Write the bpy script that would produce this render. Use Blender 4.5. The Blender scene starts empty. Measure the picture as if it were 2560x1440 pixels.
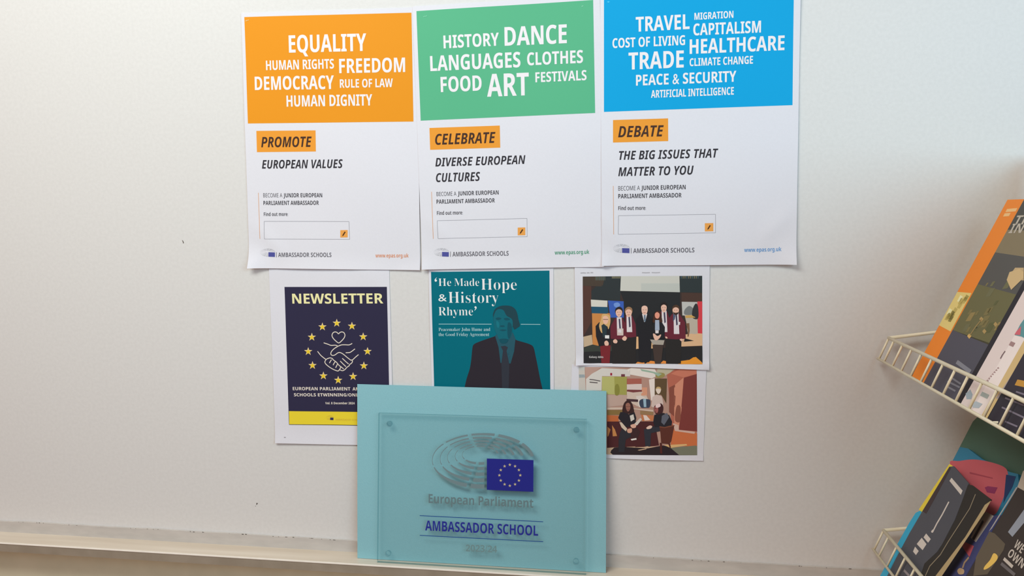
import bpy, bmesh, math, random
from mathutils import Vector, Matrix

# ------------------------------------------------------------------ camera
SC = bpy.context.scene
C = SC.collection
W, H, FPX = 2560.0, 1440.0, 2094.328
YAW, PITCH, ROLL = 0.1471, 0.1087, -0.0059
CAM = Vector((0.0, -0.9469, 1.5))
_cy, _sy, _cp, _sp = math.cos(YAW), math.sin(YAW), math.cos(PITCH), math.sin(PITCH)
FW = Vector((-_sy * _cp, _cy * _cp, -_sp))
_r = Vector((_cy, _sy, 0)); _u = _r.cross(FW)
RT = _r * math.cos(ROLL) + _u * math.sin(ROLL)
UP = -_r * math.sin(ROLL) + _u * math.cos(ROLL)
cd = bpy.data.cameras.new('camera'); cd.sensor_width = 36.0; cd.lens = 36.0 * FPX / W
cd.clip_start = 0.02
co = bpy.data.objects.new('camera', cd); C.objects.link(co)
co.matrix_world = Matrix(((RT.x, UP.x, -FW.x, CAM.x), (RT.y, UP.y, -FW.y, CAM.y), (RT.z, UP.z, -FW.z, CAM.z), (0, 0, 0, 1)))
SC.camera = co

# ------------------------------------------------------------------ world, lights, exposure
wd = bpy.data.worlds.new('room_light'); SC.world = wd; wd.use_nodes = True
wd.node_tree.nodes['Background'].inputs[0].default_value = (1.0, 0.42, 0.24, 1)
wd.node_tree.nodes['Background'].inputs[1].default_value = 0.30
vs = SC.view_settings
vs.view_transform = 'Standard'; vs.look = 'None'; vs.gamma = 1.0; vs.use_curve_mapping = False
vs.exposure = 0.0

def area(name, loc, target, sx, sy, power, col):
    l = bpy.data.lights.new(name, 'AREA'); l.shape = 'RECTANGLE'; l.size = sx; l.size_y = sy
    l.energy = power; l.color = col
    o = bpy.data.objects.new(name, l); C.objects.link(o); o.location = loc
    o.rotation_euler = (Vector(target) - Vector(loc)).to_track_quat('-Z', 'Y').to_euler()
    return o
area('ceiling_light', (-0.66, -0.90, 2.30), (-0.4, -0.1, 1.2), 0.9, 0.4, 13.5, (0.93, 1.0, 0.95))
area('window_light', (1.15, -1.55, 1.95), (0.1, 0.0, 1.5), 1.6, 1.0, 23.5, (0.51, 0.86, 1.03))

# ------------------------------------------------------------------ helpers
def ray(x, y):
    return RT * ((x - W / 2) / FPX) - UP * ((y - H / 2) / FPX) + FW

def hit_plane(x, y, o, n):
    d = ray(x, y)
    return CAM + d * ((o - CAM).dot(n) / d.dot(n))

def s2l(c):
    c = c / 255.0
    return c / 12.92 if c <= 0.04045 else ((c + 0.055) / 1.055) ** 2.4

_mats = {}
def ink(rgb, k=1.0, rough=0.55):
    key = (tuple(rgb), k, rough)
    if key in _mats: return _mats[key]
    m = bpy.data.materials.new('print_ink'); m.use_nodes = True
    b = m.node_tree.nodes['Principled BSDF']
    b.inputs['Base Color'].default_value = tuple(min(0.92, s2l(v) * k) for v in rgb) + (1,)
    b.inputs['Roughness'].default_value = rough
    b.inputs['Specular IOR Level'].default_value = 0.12
    _mats[key] = m
    return m

def noisy(name, c1, c2, scale=40, rough=0.5, bump=0.0, spec=0.4, detail=4, metal=0.0, stretch=None):
    m = bpy.data.materials.new(name); m.use_nodes = True
    nt = m.node_tree; b = nt.nodes['Principled BSDF']
    tc = nt.nodes.new('ShaderNodeTexCoord'); mp = nt.nodes.new('ShaderNodeMapping')
    nz = nt.nodes.new('ShaderNodeTexNoise'); nz.inputs['Scale'].default_value = scale; nz.inputs['Detail'].default_value = detail
    if stretch: mp.inputs['Scale'].default_value = stretch
    nt.links.new(tc.outputs['Object'], mp.inputs[0]); nt.links.new(mp.outputs[0], nz.inputs['Vector'])
    cr = nt.nodes.new('ShaderNodeValToRGB')
    cr.color_ramp.elements[0].position = 0.35; cr.color_ramp.elements[1].position = 0.65
    cr.color_ramp.elements[0].color = tuple(c1) + (1,); cr.color_ramp.elements[1].color = tuple(c2) + (1,)
    nt.links.new(nz.outputs['Fac'], cr.inputs[0]); nt.links.new(cr.outputs[0], b.inputs['Base Color'])
    b.inputs['Roughness'].default_value = rough; b.inputs['Specular IOR Level'].default_value = spec; b.inputs['Metallic'].default_value = metal
    if bump:
        bp = nt.nodes.new('ShaderNodeBump'); bp.inputs['Strength'].default_value = bump; bp.inputs['Distance'].default_value = 0.001
        nt.links.new(nz.outputs['Fac'], bp.inputs['Height']); nt.links.new(bp.outputs[0], b.inputs['Normal'])
    return m

class MB:
    """collects faces with materials; build() links them as one mesh object"""
    def __init__(s): s.v = []; s.f = []; s.mi = []; s.m = []
    def add(s, V, F, mat):
        if mat not in s.m: s.m.append(mat)
        k = s.m.index(mat); n = len(s.v)
        s.v += [Vector(p) for p in V]
        for f in F: s.f.append([i + n for i in f]); s.mi.append(k)
    def build(s, name, parent=None, base=None, smooth=False):
        b = base if base is not None else Vector((0, 0, 0))
        me = bpy.data.meshes.new(name)
        me.from_pydata([tuple(p - b) for p in s.v], [], s.f)
        for m in s.m: me.materials.append(m)
        for p, k in zip(me.polygons, s.mi): p.material_index = k; p.use_smooth = smooth and 'lettering' not in name and 'address' not in name
        me.update()
        o = bpy.data.objects.new(name, me); C.objects.link(o)
        if parent is not None: o.parent = parent
        else: o.location = b
        return o

def thing(name, loc, label, cat, group=None):
    o = bpy.data.objects.new(name, None); C.objects.link(o); o.location = loc; o.empty_display_size = 0.02
    o['label'] = label; o['category'] = cat
    if group: o['group'] = group
    return o

def box(mb, o, ex, ey, ez, mat):
    V = [o, o + ex, o + ex + ey, o + ey, o + ez, o + ex + ez, o + ex + ey + ez, o + ey + ez]
    mb.add(V, [(0, 3, 2, 1), (4, 5, 6, 7), (0, 1, 5, 4), (1, 2, 6, 5), (2, 3, 7, 6), (3, 0, 4, 7)], mat)

def tube(mb, pts, r, mat, seg=10):
    pts = [Vector(p) for p in pts]; V = []; F = []
    n0 = None
    for i, p in enumerate(pts):
        a = pts[max(i - 1, 0)]; b = pts[min(i + 1, len(pts) - 1)]
        t = (b - a).normalized()
        if n0 is None: n0 = t.orthogonal().normalized()
        n0 = (n0 - t * n0.dot(t)).normalized(); c = t.cross(n0)
        for k in range(seg):
            w = 2 * math.pi * k / seg
            V.append(p + (n0 * math.cos(w) + c * math.sin(w)) * r)
    for i in range(len(pts) - 1):
        for k in range(seg):
            k2 = (k + 1) % seg
            F.append((i * seg + k, i * seg + k2, (i + 1) * seg + k2, (i + 1) * seg + k))
    F.append(tuple(range(seg - 1, -1, -1))); F.append(tuple((len(pts) - 1) * seg + k for k in range(seg)))
    mb.add(V, F, mat)

EPS = 7e-5
class Plane:
    """a sheet's own frame: in-plane coordinates (a, b), a gentle relief, and printed layers above it"""
    def __init__(s, o, e1, e2, base=0.0, disp=None):
        s.o = Vector(o); s.e1 = Vector(e1); s.e2 = Vector(e2); s.n = s.e1.cross(s.e2).normalized()
        if s.n.dot(CAM - s.o) < 0: s.n = -s.n
        s.o = s.o + s.n * base; s.disp = disp
        g11, g12, g22 = s.e1.dot(s.e1), s.e1.dot(s.e2), s.e2.dot(s.e2); s.g = (g11, g12, g22, g11 * g22 - g12 * g12)
    def ab(s, x, y):
        d = hit_plane(x, y, s.o, s.n) - s.o; p, q = d.dot(s.e1), d.dot(s.e2); g = s.g
        return ((p * g[2] - q * g[1]) / g[3], (q * g[0] - p * g[1]) / g[3])
    def pt(s, a, b, layer=0):
        d = s.disp(a, b) if s.disp else 0.0
        return s.o + s.e1 * a + s.e2 * b + s.n * (d + layer * EPS)

def conform(pl, V2, F, layer, lim):
    bm = bmesh.new()
    vs_ = [bm.verts.new((a, b, 0)) for a, b in V2]
    for f in F:
        try: bm.faces.new([vs_[i] for i in f])
        except ValueError: pass
    bmesh.ops.triangulate(bm, faces=bm.faces[:])
    if pl.disp:
        for _ in range(6):
            es = [e for e in bm.edges if e.calc_length() > lim]
            if not es: break
            bmesh.ops.subdivide_edges(bm, edges=es, cuts=1)
            bmesh.ops.triangulate(bm, faces=[f for f in bm.faces if len(f.verts) > 3])
    bm.verts.index_update()
    out = [pl.pt(v.co.x, v.co.y, layer) for v in bm.verts]; fs = []
    for f in bm.faces:
        i = [v.index for v in f.verts]; p = [out[k] for k in i]
        if (p[1] - p[0]).cross(p[2] - p[0]).dot(pl.n) < 0: i.reverse()
        fs.append(i)
    bm.free()
    return out, fs

def poly_ab(mb, pl, pts, mat, layer=1, lim=0.008):
    mb.add(*conform(pl, pts, [list(range(len(pts)))], layer, lim), mat)
def poly(mb, pl, px, mat, layer=1, lim=0.008):
    poly_ab(mb, pl, [pl.ab(x, y) for x, y in px], mat, layer, lim)

def stroke(mb, pl, px, wpx, mat, layer=2, closed=False):
    """an inked line of constant width along pixel points"""
    P = [Vector(pl.ab(x, y)) for x, y in px]
    k = (Vector(pl.ab(px[0][0] + 1, px[0][1])) - Vector(pl.ab(*px[0]))).length * wpx / 2
    n = len(P); L = []; Rr = []
    for i, p in enumerate(P):
        a = P[i - 1] if (i > 0 or closed) else p; b = P[(i + 1) % n] if (i < n - 1 or closed) else p
        t = (b - a)
        if t.length < 1e-9: t = Vector((1, 0))
        t.normalize(); nn = Vector((-t.y, t.x))
        L.append(p + nn * k); Rr.append(p - nn * k)
    F = [(i, (i + 1) % n, n + (i + 1) % n, n + i) for i in range(n if closed else n - 1)]
    mb.add(*conform(pl, [tuple(v) for v in L + Rr], F, layer, 0.008), mat)

def smooth_px(pts, n=6, closed=False):
    out = []; m = len(pts)
    rng = range(m if closed else m - 1)
    g = (lambda i: pts[i % m]) if closed else (lambda i: pts[max(0, min(m - 1, i))])
    for i in rng:
        p0, p1, p2, p3 = g(i - 1), g(i), g(i + 1), g(i + 2)
        for k in range(n):
            t = k / n; a = []
            for c in (0, 1):
                a.append(0.5 * (2 * p1[c] + (p2[c] - p0[c]) * t + (2 * p0[c] - 5 * p1[c] + 4 * p2[c] - p3[c]) * t * t + (3 * p1[c] - p0[c] - 3 * p2[c] + p3[c]) * t ** 3))
            out.append(tuple(a))
    if not closed: out.append(tuple(pts[-1]))
    return out

# ---- lettering
_UPLO = {'B': (0x1D5D4, 0x1D5EE, 0x1D7EC), 'r': (0x1D5A0, 0x1D5BA, 0x1D7E2), 't': (0x1D5A0, 0x1D5BA, 0x1D7E2), 'b': (0x1D5D4, 0x1D5EE, 0x1D7EC), 'bi': (0x1D63C, 0x1D656, None), 's': (0x1D400, 0x1D41A, 0x1D7CE)}
def restyle(s, st):
    if st not in _UPLO: return s
    u, l, d = _UPLO[st]; r = ''
    for ch in s:
        if 'A' <= ch <= 'Z': r += chr(u + ord(ch) - 65)
        elif 'a' <= ch <= 'z': r += chr(l + ord(ch) - 97)
        elif ch.isdigit() and d: r += chr(d + ord(ch) - 48)
        else: r += ch
    return r
_glyph = {}
def glyphs(s, st):
    if (s, st) in _glyph: return _glyph[(s, st)]
    c = bpy.data.curves.new('lettering', 'FONT'); c.body = restyle(s, st); c.size = 1.0; c.resolution_u = 4
    if st == 's': c.offset = -0.014
    o = bpy.data.objects.new('lettering', c); C.objects.link(o)
    bpy.context.view_layer.update()
    ev = o.evaluated_get(bpy.context.evaluated_depsgraph_get()); me = ev.to_mesh()
    V = [(v.co.x, v.co.y) for v in me.vertices]; F = [list(p.vertices) for p in me.polygons]
    ev.to_mesh_clear(); bpy.data.objects.remove(o); bpy.data.curves.remove(c)
    _glyph[(s, st)] = (V, F)
    return V, F
def text(mb, pl, s, x0, x1, y0, y1, cap, st, mat, layer=3, shear=0.0, lim=0.006):
    if st == 'B':                                                     # extra-bold: two strikes a hair apart
        d = cap * 0.016
        text(mb, pl, s, x0, x1 - d, y0, y1, cap, 'b', mat, layer, shear, lim); text(mb, pl, s, x0 + d, x1, y0, y1, cap, 'b', mat, layer + 0.4, shear, lim); return
    V, F = glyphs(s, st); hv, _ = glyphs('H', st); ch = max(v[1] for v in hv) - min(v[1] for v in hv)
    a0 = min(v[0] for v in V); a1 = max(v[0] for v in V)
    A = Vector(pl.ab(x0, y0)); B = Vector(pl.ab(x1, y1)); xm, ym = (x0 + x1) / 2, (y0 + y1) / 2
    # metric frame of the plane (its axes need not be unit length)
    e = (B - A); L = e.length; e = e / L; p = Vector((-e.y, e.x))
    cm = (Vector(pl.ab(xm, ym)) - Vector(pl.ab(xm, ym - cap))).length
    if Vector(pl.ab(xm, ym - cap)).y < Vector(pl.ab(xm, ym)).y: p = -p
    k = L / (a1 - a0)
    Q = []
    for vx, vy in V:
        q = A + e * ((vx - a0) * k) + p * (vy / ch * cm) + e * (vy / ch * cm * shear)
        Q.append((q.x, q.y))
    mb.add(*conform(pl, Q, F, layer, lim), mat)

# ------------------------------------------------------------------ materials of the place
M_wall = noisy('white_wall_paint', (0.745, 0.740, 0.728), (0.775, 0.770, 0.758), scale=260, rough=0.42, bump=0.10, spec=0.35)
M_lower = noisy('beige_wall_paint', (0.76, 0.72, 0.53), (0.82, 0.77, 0.57), scale=30, rough=0.5, bump=0.03)
M_strip = noisy('grey_strip', (0.545, 0.515, 0.485), (0.61, 0.575, 0.54), scale=120, rough=0.6, bump=0.2, stretch=(0.3, 1, 1))
M_ledge = noisy('cream_ledge', (0.66, 0.57, 0.46), (0.76, 0.68, 0.57), scale=30, rough=0.35, bump=0.03, stretch=(0.15, 2, 2))
M_nose = noisy('pale_ledge_edge', (0.80, 0.74, 0.66), (0.86, 0.80, 0.72), scale=60, rough=0.3)
M_front = noisy('brown_ledge_front', (0.33, 0.275, 0.21), (0.38, 0.32, 0.25), scale=40, rough=0.6, bump=0.03)
M_grime = noisy('dark_grime', (0.10, 0.09, 0.08), (0.20, 0.18, 0.16), scale=200, rough=0.9)
M_floor = noisy('beige_floor', (0.46, 0.41, 0.34), (0.54, 0.48, 0.40), scale=60, rough=0.6, bump=0.05)
def paper_mat(name, c):
    return noisy(name, tuple(v * 0.985 for v in c), c, scale=500, rough=0.6, bump=0.05, spec=0.25)
M_paper = paper_mat('white_paper', (0.80, 0.80, 0.865))
M_card = noisy('pale_teal_card', (0.268, 0.555, 0.625), (0.286, 0.580, 0.650), scale=900, rough=0.6, bump=0.15, spec=0.2)
M_wire = noisy('cream_coated_wire', (0.84, 0.78, 0.58), (0.89, 0.83, 0.63), scale=80, rough=0.35, spec=0.5)
M_page = noisy('page_edges', (0.62, 0.58, 0.50), (0.74, 0.70, 0.62), scale=400, rough=0.8, stretch=(8, 0.2, 0.2))

# ------------------------------------------------------------------ setting
TRAY_Z, JOINT_Z = 1.0690, 1.0836
def structure(o): o['kind'] = 'structure'; return o
mb = MB()
def quad(a, b, c, d, m): mb.add([a, b, c, d], [(0, 1, 2, 3)], m)
box(mb, Vector((-2.6, 0, TRAY_Z)), Vector((5.2, 0, 0)), Vector((0, 0.10, 0)), Vector((0, 0, 2.9 - TRAY_Z)), M_wall)
box(mb, Vector((-2.6, 0, 0)), Vector((5.2, 0, 0)), Vector((0, 0.10, 0)), Vector((0, 0, TRAY_Z)), M_lower)
wall = structure(mb.build('wall_back'))
mb = MB(); box(mb, Vector((-2.6, -3.2, -0.05)), Vector((5.2, 0, 0)), Vector((0, 3.3, 0)), Vector((0, 0, 0.05)), M_floor)
structure(mb.build('floor'))

# ledge under the board: back strip with a ragged sealed edge, shelf, pale nosing
rnd = random.Random(4)
X0, X1 = -2.4, 1.6
strip = MB()
N = 900; zt = []; z = 0.0
for i in range(N + 1):
    z = 0.86 * z + rnd.uniform(-0.00022, 0.00022)
    zt.append(JOINT_Z + z)
V = []; F = []
for i in range(N + 1):
    x = X0 + (X1 - X0) * i / N
    V += [(x, -0.0001, zt[i]), (x, -0.0029, zt[i] - 0.0002), (x, -0.0030, TRAY_Z), (x, -0.0001, TRAY_Z)]
for i in range(N):
    a, b = i * 4, i * 4 + 4
    for k in range(3): F.append((a + k, a + k + 1, b + k + 1, b + k))
F += [(0, 3, 2, 1), (N * 4, N * 4 + 1, N * 4 + 2, N * 4 + 3)]
strip.add(V, F, M_strip)
for i in range(60):                                                 # flecks of grime along the sealed joint
    x = -0.79 + rnd.random() * (1.05 if i % 3 else 0.5); w = rnd.uniform(0.0005, 0.0035) * rnd.random(); h = rnd.uniform(0.0002, 0.0007)
    zz = zt[int((x - X0) / (X1 - X0) * N)]
    pts = []
    for k in range(9):
        t = 2 * math.pi * k / 9
        pts.append((x + w * math.cos(t) * rnd.uniform(0.6, 1), -0.0029 - 0.0002, zz - 0.0002 + h * math.sin(t) * rnd.uniform(0.6, 1)))
    strip.add(pts, [tuple(range(9))], M_grime)
def profile(mb, pts, mat):
    n = len(pts); V = [(X0, y, z) for y, z in pts] + [(X1, y, z) for y, z in pts]
    mb.add(V, [(i, (i + 1) % n, n + (i + 1) % n, n + i) for i in range(n)] + [tuple(range(n - 1, -1, -1)), tuple(range(n, 2 * n))], mat)
trim = structure(strip.build('trim_1'))
sh = MB(); profile(sh, [(-0.0001, TRAY_Z), (-0.0332, TRAY_Z), (-0.0332, TRAY_Z - 0.011), (-0.0001, TRAY_Z - 0.011)], M_ledge)
sh.build('ledge_board', trim)
ns = MB(); profile(ns, [(-0.0332, TRAY_Z - 0.0004), (-0.0338, TRAY_Z + 0.0002), (-0.0349, TRAY_Z - 0.0002), (-0.0354, TRAY_Z - 0.0012), (-0.0350, TRAY_Z - 0.0018), (-0.0332, TRAY_Z - 0.0018)], M_nose)
fr_ = MB(); profile(fr_, [(-0.0332, TRAY_Z - 0.0018), (-0.0346, TRAY_Z - 0.0018), (-0.0340, TRAY_Z - 0.012), (-0.0332, TRAY_Z - 0.012)], M_front); fr_.build('ledge_front', trim)
ns.build('ledge_nosing', trim)
WALL = Plane((0, 0, 0), (1, 0, 0), (0, 0, 1), 0.0)
mk = MB()
poly(mk, WALL, [(455, 600), (458, 602), (460, 607), (458, 609), (457, 605)], ink((105, 98, 92)), 2)
poly(mk, WALL, [(641, 1257), (645, 1258), (641, 1263)], ink((95, 88, 82)), 2)
poly(mk, WALL, [(638, 1264), (640, 1265), (638.5, 1266.5)], ink((120, 112, 105)), 2)
mk.build('scuff_mark', wall)

# ------------------------------------------------------------------ paper sheets
def sheet_mesh(mb, pl, corners, mat, nx=44, ny=60, th=0.00018):
    (ax, ay), (bx, by), (cx_, cy_), (dx, dy) = corners    # TL TR BR BL in plane coordinates
    V = []; F = []
    for side in (0, 1):
        for j in range(ny + 1):
            q = j / ny
            for i in range(nx + 1):
                p = i / nx
                a = (ax * (1 - p) + bx * p) * (1 - q) + (dx * (1 - p) + cx_ * p) * q
                b = (ay * (1 - p) + by * p) * (1 - q) + (dy * (1 - p) + cy_ * p) * q
                V.append(pl.pt(a, b, 0) - pl.n * (th * side))
    m = (nx + 1) * (ny + 1)
    for j in range(ny):
        for i in range(nx):
            a = j * (nx + 1) + i; q = (a, a + nx + 1, a + nx + 2, a + 1)
            F.append(q); F.append(tuple(m + k for k in reversed(q)))
    rim = [i for i in range(nx)] + [j * (nx + 1) + nx for j in range(ny)] + [ny * (nx + 1) + nx - i for i in range(nx)] + [(ny - j) * (nx + 1) for j in range(ny)]
    mb.add(V, F, mat)
    V2 = [V[i] for i in rim] + [V[m + i] for i in rim]; n = len(rim)
    mb.add(V2, [(k, (k + 1) % n, n + (k + 1) % n, n + k) for k in range(n)], mat)

def relief(corners, parts, wave=0.0005, seed=0):
    """parts: (kind, ...) lifts of a sheet in its own p (0..1 left to right), q (0..1 top to bottom)"""
    (ax, ay), (bx, by), _, (dx, dy) = corners
    ex, ey = bx - ax, by - ay; fx, fy = dx - ax, dy - ay; det = ex * fy - ey * fx
    r = random.Random(seed); ph = [r.uniform(0, 6.28) for _ in range(6)]
    def d(a, b):
        u, v = a - ax, b - ay
        p = (u * fy - v * fx) / det; q = (ex * v - ey * u) / det
        z = wave * (math.sin(5.1 * p + ph[0]) * math.sin(6.3 * q + ph[1]) + 0.6 * math.sin(9.2 * p + 4 * q + ph[2]) + 0.4 * math.sin(13 * q - 5 * p + ph[3])) + wave * 1.8
        for it in parts:
            if it[0] == 'corner':                                     # rolled-up corner
                _, pc, qc, size, hgt = it
                t = max(0.0, 1 - math.hypot((p - pc) / size, (q - qc) * 1.4 / size)); z += hgt * t * t
            elif it[0] == 'fold':                                     # dog-ear beyond the line through (p0,q0)-(p1,q1)
                _, p0, q0, p1, q1, slope = it
                nx_, ny_ = -(q1 - q0), (p1 - p0); l = math.hypot(nx_, ny_)
                t = ((p - p0) * nx_ + (q - q0) * ny_) / l
                if t > 0: z += slope * (math.sqrt(t * t + 0.0003) - 0.0173)
            elif it[0] == 'edge':                                     # bottom edge standing off
                _, q0, hgt, pa, pb = it
                if q > q0:
                    t = (q - q0) / (1 - q0); w = max(0.0, 1 - ((p - pa) / pb) ** 2); z += hgt * t * t * w
            elif it[0] == 'crease':                                   # a raised ridge
                _, p0, q0, p1, q1, hgt, wd_ = it
                L2 = (p1 - p0) ** 2 + (q1 - q0) ** 2; t = max(0, min(1, ((p - p0) * (p1 - p0) + (q - q0) * (q1 - q0)) / L2))
                dd = math.hypot(p - p0 - t * (p1 - p0), q - q0 - t * (q1 - q0)); z += hgt * math.exp(-(dd / wd_) ** 2) * math.sin(math.pi * t)
        return max(z, 0.0)
    return d

def wall_sheet(corners, base, parts, wave=0.0005, seed=0):
    return Plane((0, 0, 0), (1, 0, 0), (0, 0, 1), base, relief(corners, parts, wave, seed))

# the parliament emblem, drawn in its own units and mapped into the picture of the print
RINGS = [(880, 545, 755, 393, 1.0), (862, 524, 620, 320, 0.86), (851, 503, 499, 249, 0.76), (846, 483, 379, 184, 0.68), (842, 462, 268, 130, 0.60)]
def emblem(mb, pl, f, grey, blue, star, layer=2, stars=True, white=None):
    for k, (cx_, cy_, a, b, th) in enumerate(RINGS):
        w = k / 4.0
        cuts = [6, 41 - 7 * w, 74 - 5 * w, 105, 139 + 12 * w, 193 + 20 * w, 254 + 7 * w, 300]
        for i in range(7):
            g = 2.2 + 2.2 * w
            t0, t1 = cuts[i] + (g if i else 3.0), cuts[i + 1] - g
            if i == 6: t1 = 300
            O = []; I = []; n = 14
            for j in range(n + 1):
                t = math.radians(t0 + (t1 - t0) * j / n)
                c, s = math.cos(t), math.sin(t)
                hw = th * (11 + 6 * max(0, s) + 16 * max(0, c) * (1 if s > 0 else 0.2) + 24 * max(0, -s) ** 1.3 - 6.5 * max(0, -c)) * 0.95
                O.append((cx_ + (a + hw * 0.9) * c, cy_ - (b + hw) * s)); I.append((cx_ + (a - hw * 0.9) * c, cy_ - (b - hw) * s))
            if i == 6:                                                # last blocks end flush left of the flag
                O = [(min(x, 905), y) for x, y in O]; I = [(min(x, 905), y) for x, y in I]
                keep = [j for j in range(n + 1) if j == 0 or O[j - 1][0] < 905 or I[j - 1][0] < 905]
                O = [O[j] for j in keep]; I = [I[j] for j in keep]
            if len(O) < 2: continue
            pts = [f(*p) for p in O] + [f(*p) for p in reversed(I)]
            ab = [pl.ab(*p) for p in pts]; m = len(O)
            F = [(j, j + 1, 2 * m - 2 - j, 2 * m - 1 - j) for j in range(m - 1)]
            mb.add(*conform(pl, ab, F, layer, 0.01), grey)
def flag(mb, pl, f, blue, star, layer=2, stars=True):
    poly(mb, pl, [f(943, 517), f(1643, 541), f(1640, 1017), f(943, 987)], blue, layer)
    if stars:
        for k in range(12):
            t = math.radians(90 - 30 * k)
            star_poly(mb, pl, [f(1288 + 157 * math.cos(t), 768 - 157 * math.sin(t))], 25, star, layer + 1, f)
def star_poly(mb, pl, c, r, mat, layer, f=None, sc=1.0):
    x, y = c[0]; k = 1.0
    if f: k = (f(1, 0)[0] - f(0, 0)[0])
    pts = []
    for i in range(10):
        rr = r * k * (1 if i % 2 == 0 else 0.40) * sc; t = math.radians(90 + 36 * i)
        pts.append((x + rr * math.cos(t), y - rr * math.sin(t)))
    poly(mb, pl, pts, mat, layer)

KP = 1.04
def poster(root_label, pose, seed, colour, panel, heads, tab, tabtext, lines, become, findout, vline, fbox, fsq, logo, amb, web, webcol, parts, base, pins=()):
    x, z, a = pose; c, s = math.cos(a), math.sin(a); w, h = 0.210, 0.297
    cor = [(x + c * p - s * q, z + s * p + c * q) for p, q in ((0, 0), (w, 0), (w, -h), (0, -h))]
    pl = wall_sheet(cor, base, parts, 0.00045, seed)
    root = thing('poster', Vector((x + w / 2, -base, z - h)), root_label, 'poster', 'posters in the upper row')
    B = root.location
    m = MB(); sheet_mesh(m, pl, cor, M_paper); m.build('paper_sheet', root, B, True)
    m = MB(); poly(m, pl, panel, ink(colour, 1.0), 1); pn = m.build('header_panel', root, B, True)
    m = MB(); wh = ink((240, 236, 240), KP)
    for (t, xa, xb, ya, yb, cap) in heads: text(m, pl, t, xa, xb, ya, yb, cap, 'B', wh, 3)
    m.build('header_lettering', pn, Vector((0, 0, 0)) + B, True)
    m = MB(); poly(m, pl, tab, ink((238, 158, 58), KP), 1); tb = m.build('title_tab', root, B, True)
    m = MB(); t, xa, xb, ya, yb, cap = tabtext; text(m, pl, t, xa, xb, ya, yb, cap, 'bi', ink((74, 52, 44)), 3); m.build('title_lettering', tb, B, True)
    m = MB()
    for (t, xa, xb, ya, yb, cap) in lines: text(m, pl, t, xa, xb, ya, yb, cap, 'bi', ink((56, 54, 60)), 2)
    m.build('slogan_lettering', root, B, True)
    m = MB(); g1 = ink((92, 90, 96)); g2 = ink((76, 74, 80))
    for (t, xa, xb, ya, yb, cap, st) in become: text(m, pl, t, xa, xb, ya, yb, cap, st, g1 if st == 'r' else g2, 2)
    t, xa, xb, ya, yb, cap = findout; text(m, pl, t, xa, xb, ya, yb, cap, 'b', g1, 2)
    stroke(m, pl, vline, 1.3, ink((225, 170, 130)), 1)
    m.build('caption_lettering', root, B, True)
    m = MB(); [stroke(m, pl, [fbox[i], fbox[(i + 1) % 4]], 1.0, ink((160, 160, 168)), 1) for i in range(4)]; fb = m.build('search_box', root, B, True)
    m = MB(); (sx0, sy0, sx1, sy1) = fsq
    poly(m, pl, [(sx0, sy0), (sx1, sy0 - 0.4), (sx1, sy1 - 0.4), (sx0, sy1)], ink((238, 166, 84), KP), 2)
    mx, my = (sx0 + sx1) / 2, (sy0 + sy1) / 2; dk = ink((84, 56, 34))
    poly(m, pl, [(mx + 1.6, my - 5.8), (mx + 4.4, my - 4.2), (mx - 1.2, my + 4.4), (mx - 4.2, my + 6.2), (mx - 3.6, my + 2.6)], dk, 3)
    m.build('pencil_icon', fb, B, True)
    lx0, ly0, lx1, ly1 = logo
    f = lambda X, Y: (lx0 + (X - 125) / (1641 - 125) * (lx1 - lx0), ly0 + (Y - 145) / (1005 - 145) * (ly1 - ly0))
    m = MB(); emblem(m, pl, f, ink((186, 186, 192)), None, None, 1); em = m.build('emblem', root, B, True)
    m = MB(); flag(m, pl, f, ink((84, 88, 160)), ink((150, 150, 140)), 2, stars=False); m.build('emblem_flag', em, B, True)
    m = MB(); bx, t, xa, xb, ya, yb, cap = amb; gg = ink((112, 110, 118))
    stroke(m, pl, [(bx, ya - cap - 1), (bx, ya + 1)], 1.3, gg, 1); text(m, pl, t, xa, xb, ya, yb, cap, 'b', gg, 2); m.build('footer_lettering', root, B, True)
    m = MB(); t, xa, xb, ya, yb, cap = web; text(m, pl, t, xa, xb, ya, yb, cap, 'b', ink(webcol), 2); m.build('web_address', root, B, True)
    if pins:
        for (px_, py_, cc) in pins:
            m = MB(); stroke(m, pl, [(px_ - 2.2, py_ + 1), (px_ + 2.2, py_ - 1)], 1.8, ink(cc), 4); m.build('staple_mark', root, B)
    return root

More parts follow.
